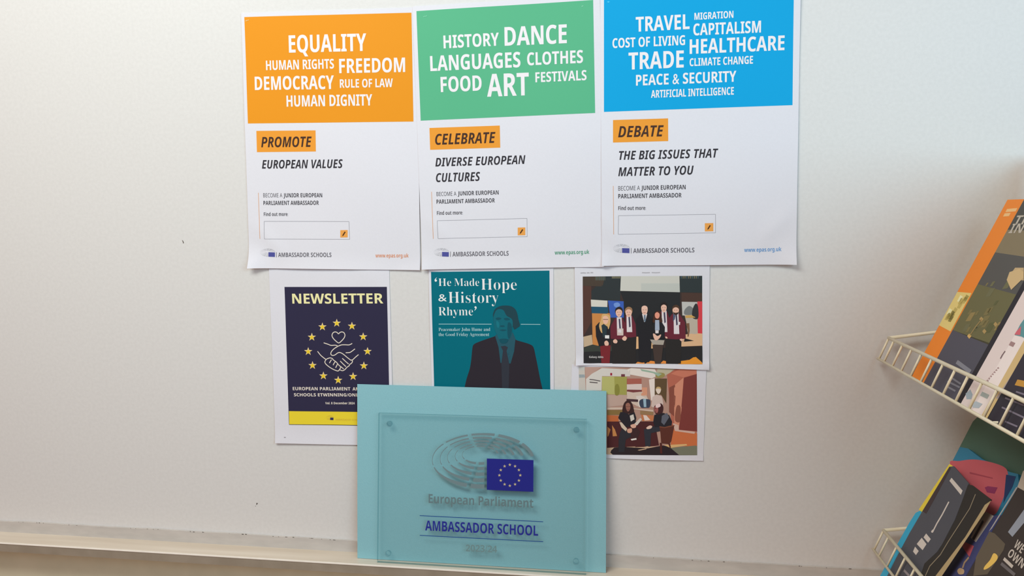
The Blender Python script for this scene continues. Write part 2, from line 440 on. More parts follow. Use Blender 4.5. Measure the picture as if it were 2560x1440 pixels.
AMB = 'AMBASSADOR SCHOOLS'; WWW = 'www.epas.org.uk'
poster('white paper poster with an orange word panel reading EQUALITY and FREEDOM', (-0.45634, 1.71367, -0.0054), 11, (238, 154, 36),
  [(611.5, 43), (1029, 32), (1034, 304), (621, 309)],
  [('EQUALITY', 723.8, 917, 132.3, 127.7, 43.5), ('HUMAN RIGHTS', 666.5, 836, 175.9, 171.7, 24), ('FREEDOM', 849, 1013.5, 183.4, 180.4, 36),
   ('DEMOCRACY', 638.5, 836, 225.6, 222.8, 33.7), ('RULE OF LAW', 850.5, 982.8, 219.9, 218, 21.3), ('HUMAN DIGNITY', 717.6, 931.7, 267, 264, 28)],
  [(642, 327.4), (789.4, 326), (790.2, 378.8), (643.3, 380.5)], ('PROMOTE', 654.2, 780.2, 368.3, 367.2, 25.7),
  [('EUROPEAN VALUES', 655.8, 858, 421.6, 420, 21.4)],
  [('BECOME A', 658.8, 706, 493.4, 493.4, 10.3, 'r'), ('JUNIOR EUROPEAN', 709, 806, 493.4, 493.2, 10.3, 'b'), ('PARLIAMENT AMBASSADOR', 659.3, 797.5, 512.5, 512.1, 10.3, 'b')],
  ('Find out more:', 660.4, 720.6, 540, 539.8, 9), [(646.6, 482), (651, 597)],
  [(661.2, 553.3), (873, 553.9), (874.7, 598.3), (662.3, 597.5)], (851.4, 575.3, 869.8, 593.7),
  (653, 621.5, 688.3, 642), (692, AMB, 696.7, 829.7, 642.2, 642.3, 10.8), (WWW, 939.2, 1022, 643.5, 643.5, 9.5), (226, 152, 112),
  [('corner', 0, 1, 0.16, 0.0075), ('fold', 0.80, 1.0, 1.0, 0.945, 0.035), ('edge', 0.93, 0.0016, 0.45, 0.6), ('crease', 0.0, 0.80, 0.25, 0.97, 0.0008, 0.03)], 0.0007, [(617, 52, (250, 205, 140)), (621, 51, (250, 190, 120))])
poster('white paper poster with a green word panel reading HISTORY and DANCE', (-0.25138, 1.71335, 0.0211), 5, (94, 186, 142),
  [(1041.6, 28.2), (1483, 0.5), (1488, 282.7), (1052, 301.8)],
  [('HISTORY', 1110, 1248.2, 121.8, 114.4, 32.4), ('DANCE', 1261.8, 1417.3, 114.9, 108.2, 47), ('LANGUAGES', 1076.7, 1301.6, 178.4, 168.2, 38),
   ('CLOTHES', 1318.2, 1457.8, 163.8, 157.6, 32), ('FOOD', 1102.7, 1204.9, 230.7, 226.7, 38), ('ART', 1218.2, 1322.9, 242.2, 238.4, 56.5), ('FESTIVALS', 1338.9, 1466.7, 206.2, 200.7, 25)],
  [(1073.9, 320), (1249.7, 313.9), (1250.8, 369.2), (1075.8, 374.7)], ('CELEBRATE', 1088.6, 1239.4, 362.2, 357, 27),
  [('DIVERSE EUROPEAN', 1088.9, 1314.2, 416.4, 409.7, 21.5), ('CULTURES', 1090.8, 1201, 455.3, 452, 22)],
  [('BECOME A', 1092, 1141.4, 490.3, 489.2, 10.4, 'r'), ('JUNIOR EUROPEAN', 1145, 1247, 488.8, 486.1, 10.4, 'b'), ('PARLIAMENT AMBASSADOR', 1092, 1237.5, 509.4, 506, 10.4, 'b')],
  ('Find out more:', 1093, 1157.5, 537.4, 536, 9.3), [(1079.4, 479.4), (1083.9, 597)],
  [(1093.9, 551.7), (1317.8, 546), (1318.3, 591.4), (1095.6, 596.4)], (1294.7, 568.8, 1313.6, 588.2),
  (1085.8, 620.6, 1122.5, 641.4), (1126.7, AMB, 1131.7, 1272, 641.1, 638.8, 11.4), (WWW, 1387, 1473.3, 636.4, 634.4, 9.8), (84, 160, 126),
  [('fold', 0.80, 1.0, 1.0, 0.945, 0.05), ('corner', 0, 1, 0.12, 0.003), ('edge', 0.94, 0.0012, 0.4, 0.6), ('crease', 0.0, 0.78, 0.18, 0.9, 0.0007, 0.03)], 0.0011, [(1061, 42, (130, 212, 172)), (1066, 41, (130, 212, 172)), (1456, 16, (140, 216, 178))])
poster('white paper poster with a bright blue word panel reading TRAVEL and TRADE', (-0.04120, 1.71900, 0.0128), 23, (12, 168, 228),
  [(1510, -8.5), (1984.2, -27), (1981, 263), (1510, 280)],
  [('TRAVEL', 1589.6, 1723.8, 80.2, 72.9, 37), ('MIGRATION', 1735.8, 1833.3, 50.2, 44.8, 17.5), ('CAPITALISM', 1733, 1902, 89.2, 81.7, 29.5), ('COST OF LIVING', 1531.3, 1712.5, 120.8, 113, 24.3),
   ('HEALTHCARE', 1723.8, 1960.8, 135.4, 125.6, 36.5), ('TRADE', 1571.3, 1709.2, 174.6, 169.2, 42.5), ('CLIMATE CHANGE', 1723.8, 1882, 166, 159.6, 19.5), ('PEACE & SECURITY', 1590, 1840.4, 214.6, 204.6, 27), ('ARTIFICIAL INTELLIGENCE', 1627.5, 1834.2, 245, 237, 19)],
  [(1532.6, 300.3), (1670.2, 296), (1670.5, 352.8), (1532.6, 356.6)], ('DEBATE', 1545.4, 1659, 343.5, 340.9, 27.7),
  [('THE BIG ISSUES THAT', 1547.7, 1795.3, 399.8, 393.7, 22), ('MATTER TO YOU', 1545.7, 1734, 440.6, 436.2, 22)],
  [('BECOME A', 1545.7, 1599.7, 476.5, 475.2, 11, 'r'), ('JUNIOR EUROPEAN', 1603, 1714, 475.2, 473, 11, 'b'), ('PARLIAMENT AMBASSADOR', 1545.7, 1703.8, 496, 493.4, 11, 'b')],
  ('Find out more:', 1545.7, 1615, 525.2, 524.6, 9.6), [(1533.2, 464.8), (1534.3, 585.8)],
  [(1546.3, 539.2), (1788.6, 535.7), (1788.6, 582), (1545.7, 585.8)], (1762, 558, 1783, 578.4),
  (1533.7, 610.6, 1573.7, 632.5), (1578, AMB, 1583, 1735.8, 632.5, 630.7, 11.4), (WWW, 1860.4, 1953, 629.8, 627.5, 10), (104, 158, 214),
  [('corner', 1, 1, 0.16, 0.005), ('corner', 0, 1, 0.10, 0.004), ('edge', 0.94, 0.0012, 0.5, 0.6), ('crease', 0.0, 0.78, 0.10, 0.95, 0.0009, 0.03), ('crease', 0.80, 0.93, 1.0, 0.78, 0.0010, 0.03)], 0.0015, [(1520, 5, (80, 205, 250)), (1522, 6, (80, 205, 250))])

# ---- newsletter sheet
def px_corners(px): return [WALL.ab(x, y) for x, y in px]
KL = 1.22
cor = px_corners([(672.3, 668), (973, 668), (985.5, 1114), (690, 1106.5)])
pl = wall_sheet(cor, 0.0003, [('corner', 0, 1, 0.3, 0.0016), ('edge', 0.9, 0.0014, 0.3, 0.5), ('crease', 0.70, 0.0, 1.0, 0.10, 0.0006, 0.07)], 0.0003, 3)
nl = thing('newsletter', Vector(((cor[2][0] + cor[3][0]) / 2, -0.0004, cor[3][1])), 'navy newsletter print with yellow stars around a handshake, on white paper', 'newsletter')
B = nl.location
m = MB(); sheet_mesh(m, pl, cor, M_paper, 36, 50); m.build('paper_sheet', nl, B, True)
m = MB(); stroke(m, pl, [(711.5, 1092.3), (716, 1092.5)], 1.7, ink((150, 144, 150)), 2); m.build('staple_mark', nl, B)
m = MB(); poly(m, pl, [(711.3, 717.3), (967.5, 717), (975.6, 1065.3), (723.4, 1061.3)], ink((47, 45, 69), KL), 1); cp = m.build('cover_panel', nl, B, True)
m = MB(); text(m, pl, 'NEWSLETTER', 731.3, 958.8, 758.9, 758.3, 24.8, 'B', ink((236, 220, 166), KL), 3); m.build('title_lettering', cp, B, True)
m = MB()
for (sx, sy) in [(842.5, 807.5), (880.3, 815), (908.3, 841.7), (919.2, 878.3), (910, 914.2), (883, 941), (845.8, 950.3), (809, 939.3), (782, 913.2), (771.3, 878.3), (780.3, 842.5), (806.7, 816.7)]:
    star_poly(m, pl, [(sx, sy)], 10.8, ink((226, 205, 165), KL), 2)
    star_poly(m, pl, [(sx, sy + 0.8)], 8.2, ink((242, 194, 48), KL), 3)
m.build('star_ring', cp, B, True)
m = MB(); cr = ink((226, 216, 200), KL)
q1 = lambda L: [(660 + x / 6.0, 660 + y / 6.0) for x, y in L]
q2 = lambda L: [(660 + x / 5.759, 880 + y / 5.759) for x, y in L]
LW = 1.9
stroke(m, pl, smooth_px(q1([(1120, 1045), (1098, 1024), (1068, 1017), (1038, 1032), (1024, 1070), (1040, 1110), (1080, 1152), (1125, 1182), (1168, 1150), (1205, 1106), (1217, 1066), (1203, 1030), (1172, 1017), (1142, 1026)]), 4, True), LW, cr, 2, True)
for L in ([(900, 1180), (960, 1200), (1010, 1218), (1075, 1216), (1115, 1232)],
          [(1325, 1190), (1282, 1211), (1220, 1210), (1165, 1212), (1115, 1232), (1060, 1265), (1018, 1308), (1006, 1348), (1030, 1370), (1068, 1362), (1108, 1333), (1142, 1326), (1190, 1350), (1250, 1400), (1310, 1446)],
          [(1228, 1330), (1290, 1325), (1330, 1300), (1366, 1272)], [(808, 1308), (860, 1372), (930, 1428)], [(1420, 1358), (1370, 1400), (1318, 1450)]):
    stroke(m, pl, smooth_px(q1(L), 5), LW, cr, 2)
for L in ([(898, 105), (882, 132), (882, 152), (900, 178), (945, 215), (1000, 248), (1065, 272), (1090, 250), (1106, 215), (1082, 190), (1062, 165), (1040, 140), (1005, 115), (985, 92), (955, 83), (922, 92), (898, 105)],
          [(975, 108), (960, 132), (945, 158)], [(1030, 135), (1012, 160), (998, 188)], [(1062, 168), (1048, 198), (1034, 226)],
          [(1262, 108), (1276, 132), (1262, 160), (1236, 178), (1228, 196), (1205, 212), (1184, 232), (1166, 252), (1132, 268), (1096, 256)],
          [(1130, 90), (1172, 130), (1220, 172)], [(1100, 128), (1140, 170), (1182, 210)], [(1106, 205), (1128, 226), (1150, 242)]):
    stroke(m, pl, smooth_px(q2(L), 5), LW, cr, 2)
m.build('handshake_drawing', cp, B, True)
m = MB(); cl = ink((222, 214, 202), KL)
text(m, pl, 'EUROPEAN PARLIAMENT', 732.9, 876.2, 975, 976, 8, 'b', cl, 3); text(m, pl, 'AM', 881.6, 899, 976.1, 976.3, 8, 'b', cl, 3)
text(m, pl, 'SCHOOLS ETWINNING/ONL', 735.9, 896.5, 990.2, 991.2, 7.7, 'b', cl, 3)
text(m, pl, 'Vol. 8 December 2024', 813.7, 887, 1010.4, 1010.7, 5.5, 'b', cl, 3)
m.build('subtitle_lettering', cp, B, True)
m = MB(); poly(m, pl, [(723.4, 1027.3), (974.5, 1031), (975.2, 1063.6), (724.2, 1060)], ink((242, 204, 54), KL), 2); fb = m.build('footer_band', nl, B, True)
m = MB(); f = lambda X, Y: (816 + (X - 125) / 1516 * 18, 1038.5 + (Y - 145) / 860 * 11.5)
emblem(m, pl, f, ink((206, 178, 70), KL), None, None, 3); flag(m, pl, f, ink((60, 60, 96)), None, 3, stars=False)
text(m, pl, AMB, 839, 906, 1051, 1052, 4.2, 't', ink((196, 160, 60), KL), 3); m.build('footer_lettering', fb, B, True)

# ---- teal booklet print
cor = px_corners([(1071.5, 668), (1383.5, 663), (1385.5, 1112), (1083, 1104)])
pl = wall_sheet(cor, 0.0003, [], 0.0003, 8)
tp = thing('event_flyer', Vector(((cor[2][0] + cor[3][0]) / 2, -0.0004, cor[3][1])), 'teal flyer with a dark-suited man and white serif title, above the pale card', 'flyer')
B = tp.location
m = MB(); sheet_mesh(m, pl, cor, M_paper, 30, 44); m.build('paper_sheet', tp, B, True)
m = MB(); poly(m, pl, [(1077.8, 679.6), (1373.8, 676.3), (1376.8, 1100), (1089, 1094)], ink((0, 103, 119), KL), 1); pp = m.build('cover_panel', tp, B, True)
q = lambda L: [(1060 + x / 4.5, 660 + y / 4.5) for x, y in L]
m = MB(); wh = ink((236, 236, 240), KL)
text(m, pl, 'He', 1096.7, 1128.4, 714.9, 714.9, 18.4, 's', wh, 2); text(m, pl, 'Made', 1136, 1198.2, 714.9, 714.9, 18.4, 's', wh, 2)
text(m, pl, 'Hope', 1202.9, 1292.2, 724.4, 724.6, 27, 's', wh, 2); text(m, pl, '&', 1096.7, 1117.5, 752.9, 752.9, 18.5, 'r', wh, 2)
text(m, pl, 'History', 1121.6, 1246.7, 757.2, 757.2, 27, 's', wh, 2); text(m, pl, 'Rhyme', 1097, 1182.9, 788.4, 788.5, 20.5, 's', wh, 2)
poly(m, pl, smooth_px(q([(147, 150), (128, 165), (121, 182), (125, 195), (137, 198), (147, 190), (146, 178), (136, 174), (138, 164)]), 3, True), wh, 2)
poly(m, pl, smooth_px(q([(572, 478), (584, 476), (592, 486), (590, 502), (572, 522), (568, 520), (578, 504), (578, 496), (568, 490)]), 3, True), wh, 2)
m.build('title_lettering', pp, B, True)
m = MB(); pt_ = ink((186, 214, 218), KL)
stroke(m, pl, q([(168, 674), (760, 676)]), 1.1, pt_, 2); m.build('rule_line', pp, B, True); m = MB(); stroke(m, pl, q([(1090, 677), (1310, 679)]), 1.1, pt_, 2); m.build('rule_line', pp, B, True); m = MB()
text(m, pl, 'Peacemaker John Hume and', 1097.3, 1225.8, 827.2, 827.2, 8, 's', pt_, 2); text(m, pl, 'the Good Friday Agreement', 1097.3, 1223.3, 839.8, 839.8, 8, 's', pt_, 2)
m.build('subtitle_lettering', pp, B, True)
m = MB()
suit = ink((46, 42, 50), KL); hair = ink((34, 66, 76), KL); face = ink((20, 98, 112), KL); fdk = ink((22, 78, 92), KL); shirt = ink((40, 84, 98), KL); tie = ink((50, 54, 64), KL); flt = ink((24, 112, 126), KL)
poly(m, pl, smooth_px(q([(455, 1400), (480, 1290), (515, 1180), (532, 1080), (545, 950), (560, 905), (610, 878), (700, 845), (790, 815), (830, 800), (1000, 800), (1030, 850), (1110, 876), (1190, 902), (1232, 935), (1255, 1030), (1278, 1140), (1305, 1280), (1335, 1410)]), 3) + q([(1400, 1900), (400, 1900)]), suit, 2)
poly(m, pl, q([(800, 805), (840, 935), (862, 1110), (900, 1000), (985, 1000), (975, 1120), (1015, 980), (1030, 840), (1000, 770), (830, 780)]), shirt, 3)
poly(m, pl, q([(865, 925), (915, 918), (945, 935), (930, 975), (962, 1130), (955, 1400), (880, 1400), (872, 1120), (890, 975)]), tie, 4)
poly(m, pl, smooth_px(q([(780, 600), (778, 560), (802, 505), (855, 474), (920, 466), (985, 476), (1030, 512), (1052, 565), (1062, 620), (1080, 690), (1052, 716), (1015, 735), (985, 700), (800, 660)]), 4, True), hair, 4)
poly(m, pl, smooth_px(q([(800, 545), (815, 520), (845, 506), (895, 520), (930, 580), (985, 615), (1000, 660), (995, 730), (985, 800), (950, 850), (900, 876), (850, 850), (825, 800), (800, 745), (784, 670), (782, 600)]), 4, True), face, 5)
poly(m, pl, smooth_px(q([(815, 640), (840, 652), (850, 690), (835, 720), (818, 690)]), 3, True), flt, 6)
for L in ([(812, 606), (850, 600), (872, 615), (840, 628), (812, 622)], [(905, 608), (945, 606), (970, 624), (935, 634), (905, 626)], [(862, 690), (900, 690), (908, 702), (880, 708), (858, 702)],
          [(850, 742), (890, 734), (932, 742), (890, 754)], [(945, 660), (985, 680), (985, 780), (955, 840), (940, 780)], [(850, 846), (905, 838), (950, 848), (925, 888), (870, 888)]):
    poly(m, pl, smooth_px(q(L), 3, True), fdk, 6)
m.build('portrait_picture', pp, B, True)

# ---- the two photo prints
KQ = 1.22
def art(m, pl, q, L):
    for it in L:
        layer, colr, pts = it[0], it[1], it[2]
        p = q(pts)
        if len(it) > 3: p = smooth_px(p, 4, True)
        poly(m, pl, p, ink(colr, KQ), layer, 0.02)
cor = px_corners([(1436.5, 666), (1774, 662), (1772.5, 924), (1440, 912)])
pl = wall_sheet(cor, 0.0008, [('corner', 0, 1, 0.14, 0.0035), ('corner', 1, 1, 0.10, 0.0022), ('edge', 0.9, 0.001, 0.6, 0.5)], 0.0002, 9)
ph = thing('photo_print', Vector(((cor[2][0] + cor[3][0]) / 2, -0.001, cor[3][1])), 'printed photo of seven people standing in a dark hall, four in maroon blazers', 'photo', 'photo prints under the blue poster')
B = ph.location
m = MB(); sheet_mesh(m, pl, cor, M_paper, 36, 28); m.build('paper_sheet', ph, B, True)
q = lambda L: [(1420 + x / 5.143, 650 + y / 5.143) for x, y in L]
m = MB()
A = [(1, (62, 52, 50), [(190, 212), (1725, 203), (1727, 1337), (202, 1323)])]
A += [(2, (84, 58, 52), [(190, 330), (300, 335), (300, 800), (195, 990)]), (2, (74, 64, 56), [(190, 212), (480, 210), (470, 340), (190, 330)]),
      (2, (76, 58, 52), [(1460, 420), (1725, 425), (1725, 560), (1460, 540)]), (2, (50, 56, 58), [(480, 210), (690, 208), (670, 520), (520, 520), (300, 520), (300, 400)]),
      (2, (44, 46, 48), [(670, 400), (1440, 414), (1440, 620), (1200, 1100), (720, 1100), (715, 520)]), (2, (50, 58, 60), [(1436, 206), (1725, 203), (1725, 420), (1440, 415)])]
for k in range(9): A.append((3, (86, 110, 108) if k % 2 else (96, 98, 84), [(352 + k * 15, 214), (360 + k * 15, 214), (358 + k * 15, 262), (352 + k * 15, 262)]))
for k in range(7): A.append((3, (140, 134, 104), [(565 + k * 16, 212), (575 + k * 16, 212), (572 + k * 16, 238), (566 + k * 16, 238)]))
for k in range(10): A.append((3, (128, 122, 96) if k % 3 else (80, 100, 104), [(1450 + k * 24, 206), (1462 + k * 24, 206), (1460 + k * 24, 236), (1452 + k * 24, 240)]))
A += [(3, (196, 196, 188), [(680, 208), (1432, 204), (1438, 414), (672, 396)]), (4, (184, 188, 182), [(940, 300), (1434, 300), (1438, 412), (940, 402)]),
      (3, (206, 204, 194), [(294, 508), (508, 522), (506, 604), (298, 598)]), (3, (40, 82, 106), [(298, 598), (516, 606), (520, 690), (305, 684)]),
      (3, (60, 94, 176), [(514, 520), (716, 530), (718, 740), (545, 740)]), (4, (110, 144, 206), [(590, 560), (640, 545), (672, 575), (640, 610), (600, 600)], 1),
      (3, (196, 132, 74), [(308, 684), (545, 684), (545, 800), (390, 1105), (318, 1105)]), (3, (190, 168, 140), [(200, 985), (308, 960), (318, 1085), (205, 1120)]),
      (3, (60, 66, 60), [(203, 1130), (318, 1085), (400, 1105), (580, 1110), (580, 1180), (203, 1190)]), (3, (44, 44, 46), [(202, 1180), (600, 1165), (900, 1140), (1727, 1110), (1727, 1336), (202, 1323)]),
      (3, (222, 178, 132), [(820, 985), (900, 985), (1000, 1000), (1090, 1030), (1120, 1135), (850, 1145)]), (3, (214, 176, 138), [(1480, 960), (1640, 940), (1727, 945), (1727, 1100), (1440, 1112)]),
      (3, (186, 186, 182), [(1462, 536), (1662, 540), (1664, 720), (1470, 712)]), (4, (120, 124, 124), [(1500, 640), (1560, 590), (1620, 640), (1600, 700), (1500, 700)], 1),
      (3, (182, 172, 158), [(1500, 712), (1664, 718), (1668, 950), (1540, 950), (1520, 800)]), (4, (196, 158, 92), [(1508, 712), (1600, 706), (1640, 740), (1510, 745)]),
      (4, (54, 54, 56), [(1600, 640), (1640, 560), (1672, 600), (1672, 750), (1600, 740)], 1), (3, (206, 66, 76), [(1664, 532), (1726, 532), (1726, 945), (1668, 945)]),
      (4, (40, 40, 42), [(1500, 1005), (1620, 1038), (1490, 1050)]), (4, (120, 92, 70), [(1515, 815), (1560, 810), (1565, 910), (1550, 985), (1535, 985), (1540, 900)]),
      (4, (226, 148, 52), [(1425, 1300), (1560, 1282), (1610, 1250), (1680, 1240), (1727, 1255), (1727, 1336), (1420, 1336)])]
for (xa, xb) in ((770, 830), (870, 980), (1000, 1115), (1185, 1280)): A.append((4, (222, 138, 66), [(xa, 1328), ((xa + xb) / 2 - 10, 1292), (xb, 1300), (xb + 4, 1332)]))
SK = (228, 182, 162); MAR = (104, 44, 56); MAD = (86, 38, 50); BLK = (40, 40, 44); WHI = (216, 210, 212)
# left girl
A += [(5, (120, 44, 50), [(412, 1100), (548, 1095), (535, 1325), (430, 1325)]), (5, BLK, [(355, 850), (400, 800), (520, 800), (560, 900), (545, 1090), (400, 1110), (360, 980)]),
      (6, (206, 168, 112), [(440, 700), (490, 692), (538, 720), (545, 800), (520, 890), (500, 850), (440, 940), (400, 850), (425, 760)], 1), (7, (226, 180, 156), [(448, 735), (485, 715), (520, 745), (512, 800), (485, 825), (455, 800)], 1),
      (8, (150, 118, 100), [(450, 758), (516, 758), (514, 768), (452, 768)]), (7, (44, 60, 66), [(430, 840), (460, 820), (500, 850), (495, 960), (450, 1000)]), (8, (226, 226, 224), [(476, 966), (530, 966), (530, 1008), (476, 1006)]), (8, SK, [(468, 1055), (495, 1034), (522, 1060), (518, 1096), (478, 1096)], 1)]
# boys in blazers
def boy(x, hy, hw, hair_, w0, w1, top, bot, legx0, legx1, ty=None):
    L = [(5, (46, 44, 44), [(legx0, bot - 20), (legx1, bot - 20), (legx1 - 10, 1330), (legx0 + 10, 1330)]),
         (6, MAR, [(w0, bot), (w0 - 4, top + 120), (x - hw, top + 10), (x + hw, top + 10), (w1, top + 120), (w1 + 8, bot), ((w0 + w1) / 2, bot + 10)]),
         (7, WHI, [(x - 28, top), (x + 34, top), (x + 46, bot - 60), (x - 24, bot - 60)]), (8, (70, 66, 86), [(x - 4, top + 20), (x + 16, top + 20), (x + 26, top + 150), (x + 6, top + 160)]),
         (8, hair_, [(x - hw, hy + 10), (x - hw + 4, hy - 40), (x, hy - 66), (x + hw - 4, hy - 44), (x + hw, hy + 10), (x, hy + 10)], 1),
         (9, SK, [(x - hw + 8, hy - 12), (x, hy - 34), (x + hw - 8, hy - 12), (x + hw - 12, hy + 40), (x, hy + 68), (x - hw + 12, hy + 40)], 1),
         (10, (176, 120, 108), [(x - 14, hy + 34), (x + 14, hy + 34), (x + 10, hy + 41), (x - 10, hy + 41)]), (10, (120, 84, 76), [(x - 22, hy + 2), (x - 8, hy + 2), (x - 8, hy + 7), (x - 22, hy + 7)]), (10, (120, 84, 76), [(x + 8, hy + 2), (x + 22, hy + 2), (x + 22, hy + 7), (x + 8, hy + 7)])]
    return L
A += boy(780, 665, 46, (150, 116, 86), 740, 870, 705, 985, 745, 880)
A += boy(655, 665, 46, (48, 42, 42), 548, 760, 735, 1010, 560, 770)
A += [(9, (205, 188, 182), [(632, 880), (712, 880), (712, 968), (632, 968)]), (10, WHI, [(644, 892), (688, 896), (688, 934), (644, 930)]), (10, SK, [(580, 1035), (610, 1015), (636, 1040), (625, 1068), (590, 1064)], 1), (10, SK, [(696, 1005), (730, 975), (756, 1000), (740, 1034), (710, 1030)], 1)]
A += boy(1232, 605, 42, (44, 38, 38), 1180, 1310, 650, 985, 1250, 1340)
A += boy(1385, 640, 46, (78, 58, 46), 1265, 1505, 680, 1010, 1280, 1460)
A += [(10, (60, 48, 44), [(1350, 662), (1362, 672), (1386, 676), (1410, 672), (1420, 662), (1412, 692), (1386, 706), (1360, 692)], 1), (9, (84, 96, 120), [(1352, 690), (1385, 690), (1372, 760), (1350, 790)]), (9, WHI, [(1420, 795), (1442, 795), (1440, 834), (1420, 830)]), (10, SK, [(1435, 1020), (1460, 1010), (1480, 1025), (1460, 1044)], 1), (10, SK, [(1250, 985), (1270, 985), (1280, 1004), (1258, 1006)], 1)]
# bald man in black suit
A += [(9, BLK, [(880, 760), (940, 690), (1030, 690), (1085, 760), (1075, 1000), (1060, 1280), (1040, 1310), (930, 1310), (912, 1280), (905, 1000)]), (10, WHI, [(952, 690), (1018, 690), (992, 795), (978, 795)]), (11, (104, 122, 140), [(976, 700), (996, 700), (1000, 780), (986, 800), (974, 776)]),
      (11, (234, 186, 168), [(945, 640), (950, 600), (984, 584), (1018, 600), (1024, 640), (1014, 680), (986, 706), (954, 680)], 1), (12, (180, 120, 108), [(968, 672), (1000, 672), (996, 680), (972, 680)]), (12, (140, 98, 90), [(960, 636), (976, 636), (976, 641), (960, 641)]), (12, (140, 98, 90), [(994, 636), (1010, 636), (1010, 641), (994, 641)])]
# girl with grey skirt
A += [(9, (70, 58, 54), [(1085, 1090), (1225, 1085), (1200, 1300), (1190, 1330), (1120, 1330), (1110, 1290)]), (10, (166, 158, 148), [(1055, 1020), (1240, 1030), (1225, 1090), (1090, 1084)]), (10, BLK, [(1070, 860), (1110, 780), (1190, 770), (1245, 860), (1240, 1010), (1080, 1010)]),
      (11, (72, 48, 40), [(1105, 700), (1140, 655), (1185, 665), (1205, 740), (1210, 800), (1160, 790), (1090, 800)], 1), (12, (222, 150, 128), [(1118, 690), (1146, 668), (1176, 692), (1172, 735), (1148, 752), (1122, 735)], 1), (11, (160, 172, 192), [(1120, 770), (1172, 770), (1176, 900), (1118, 900)]), (12, WHI, [(1122, 902), (1166, 902), (1164, 940), (1124, 940)]),
      (12, SK, [(1092, 950), (1110, 945), (1150, 975), (1190, 955), (1195, 970), (1170, 1010), (1130, 1032), (1105, 1005)], 1)]
art(m, pl, q, A)
pic = m.build('photo_picture', ph, B, True)
m = MB(); text(m, pl, 'Galaxy A04s', 1472.9, 1508.5, 894.4, 894.6, 5, 'b', ink((200, 198, 198), KQ), 15); m.build('caption_lettering', pic, B, True)
m = MB(); g = ink((168, 166, 172), KQ)
for (xa, xb, yy) in ((1451.5, 1465, 682.6), (1467, 1474, 682.4), (1476, 1483, 682)): stroke(m, pl, [(xa, yy), ((xa + xb) / 2, yy - 0.6), (xb, yy)], 2.6, g, 1)
m.build('header_print', ph, B, True); m = MB()
for (xa, xb, yy) in ((1605, 1625, 681.6), (1629, 1650, 681.4)): stroke(m, pl, [(xa, yy), ((xa + xb) / 2, yy + 0.4), (xb, yy)], 2.4, g, 1)
m.build('header_print', ph, B, True)

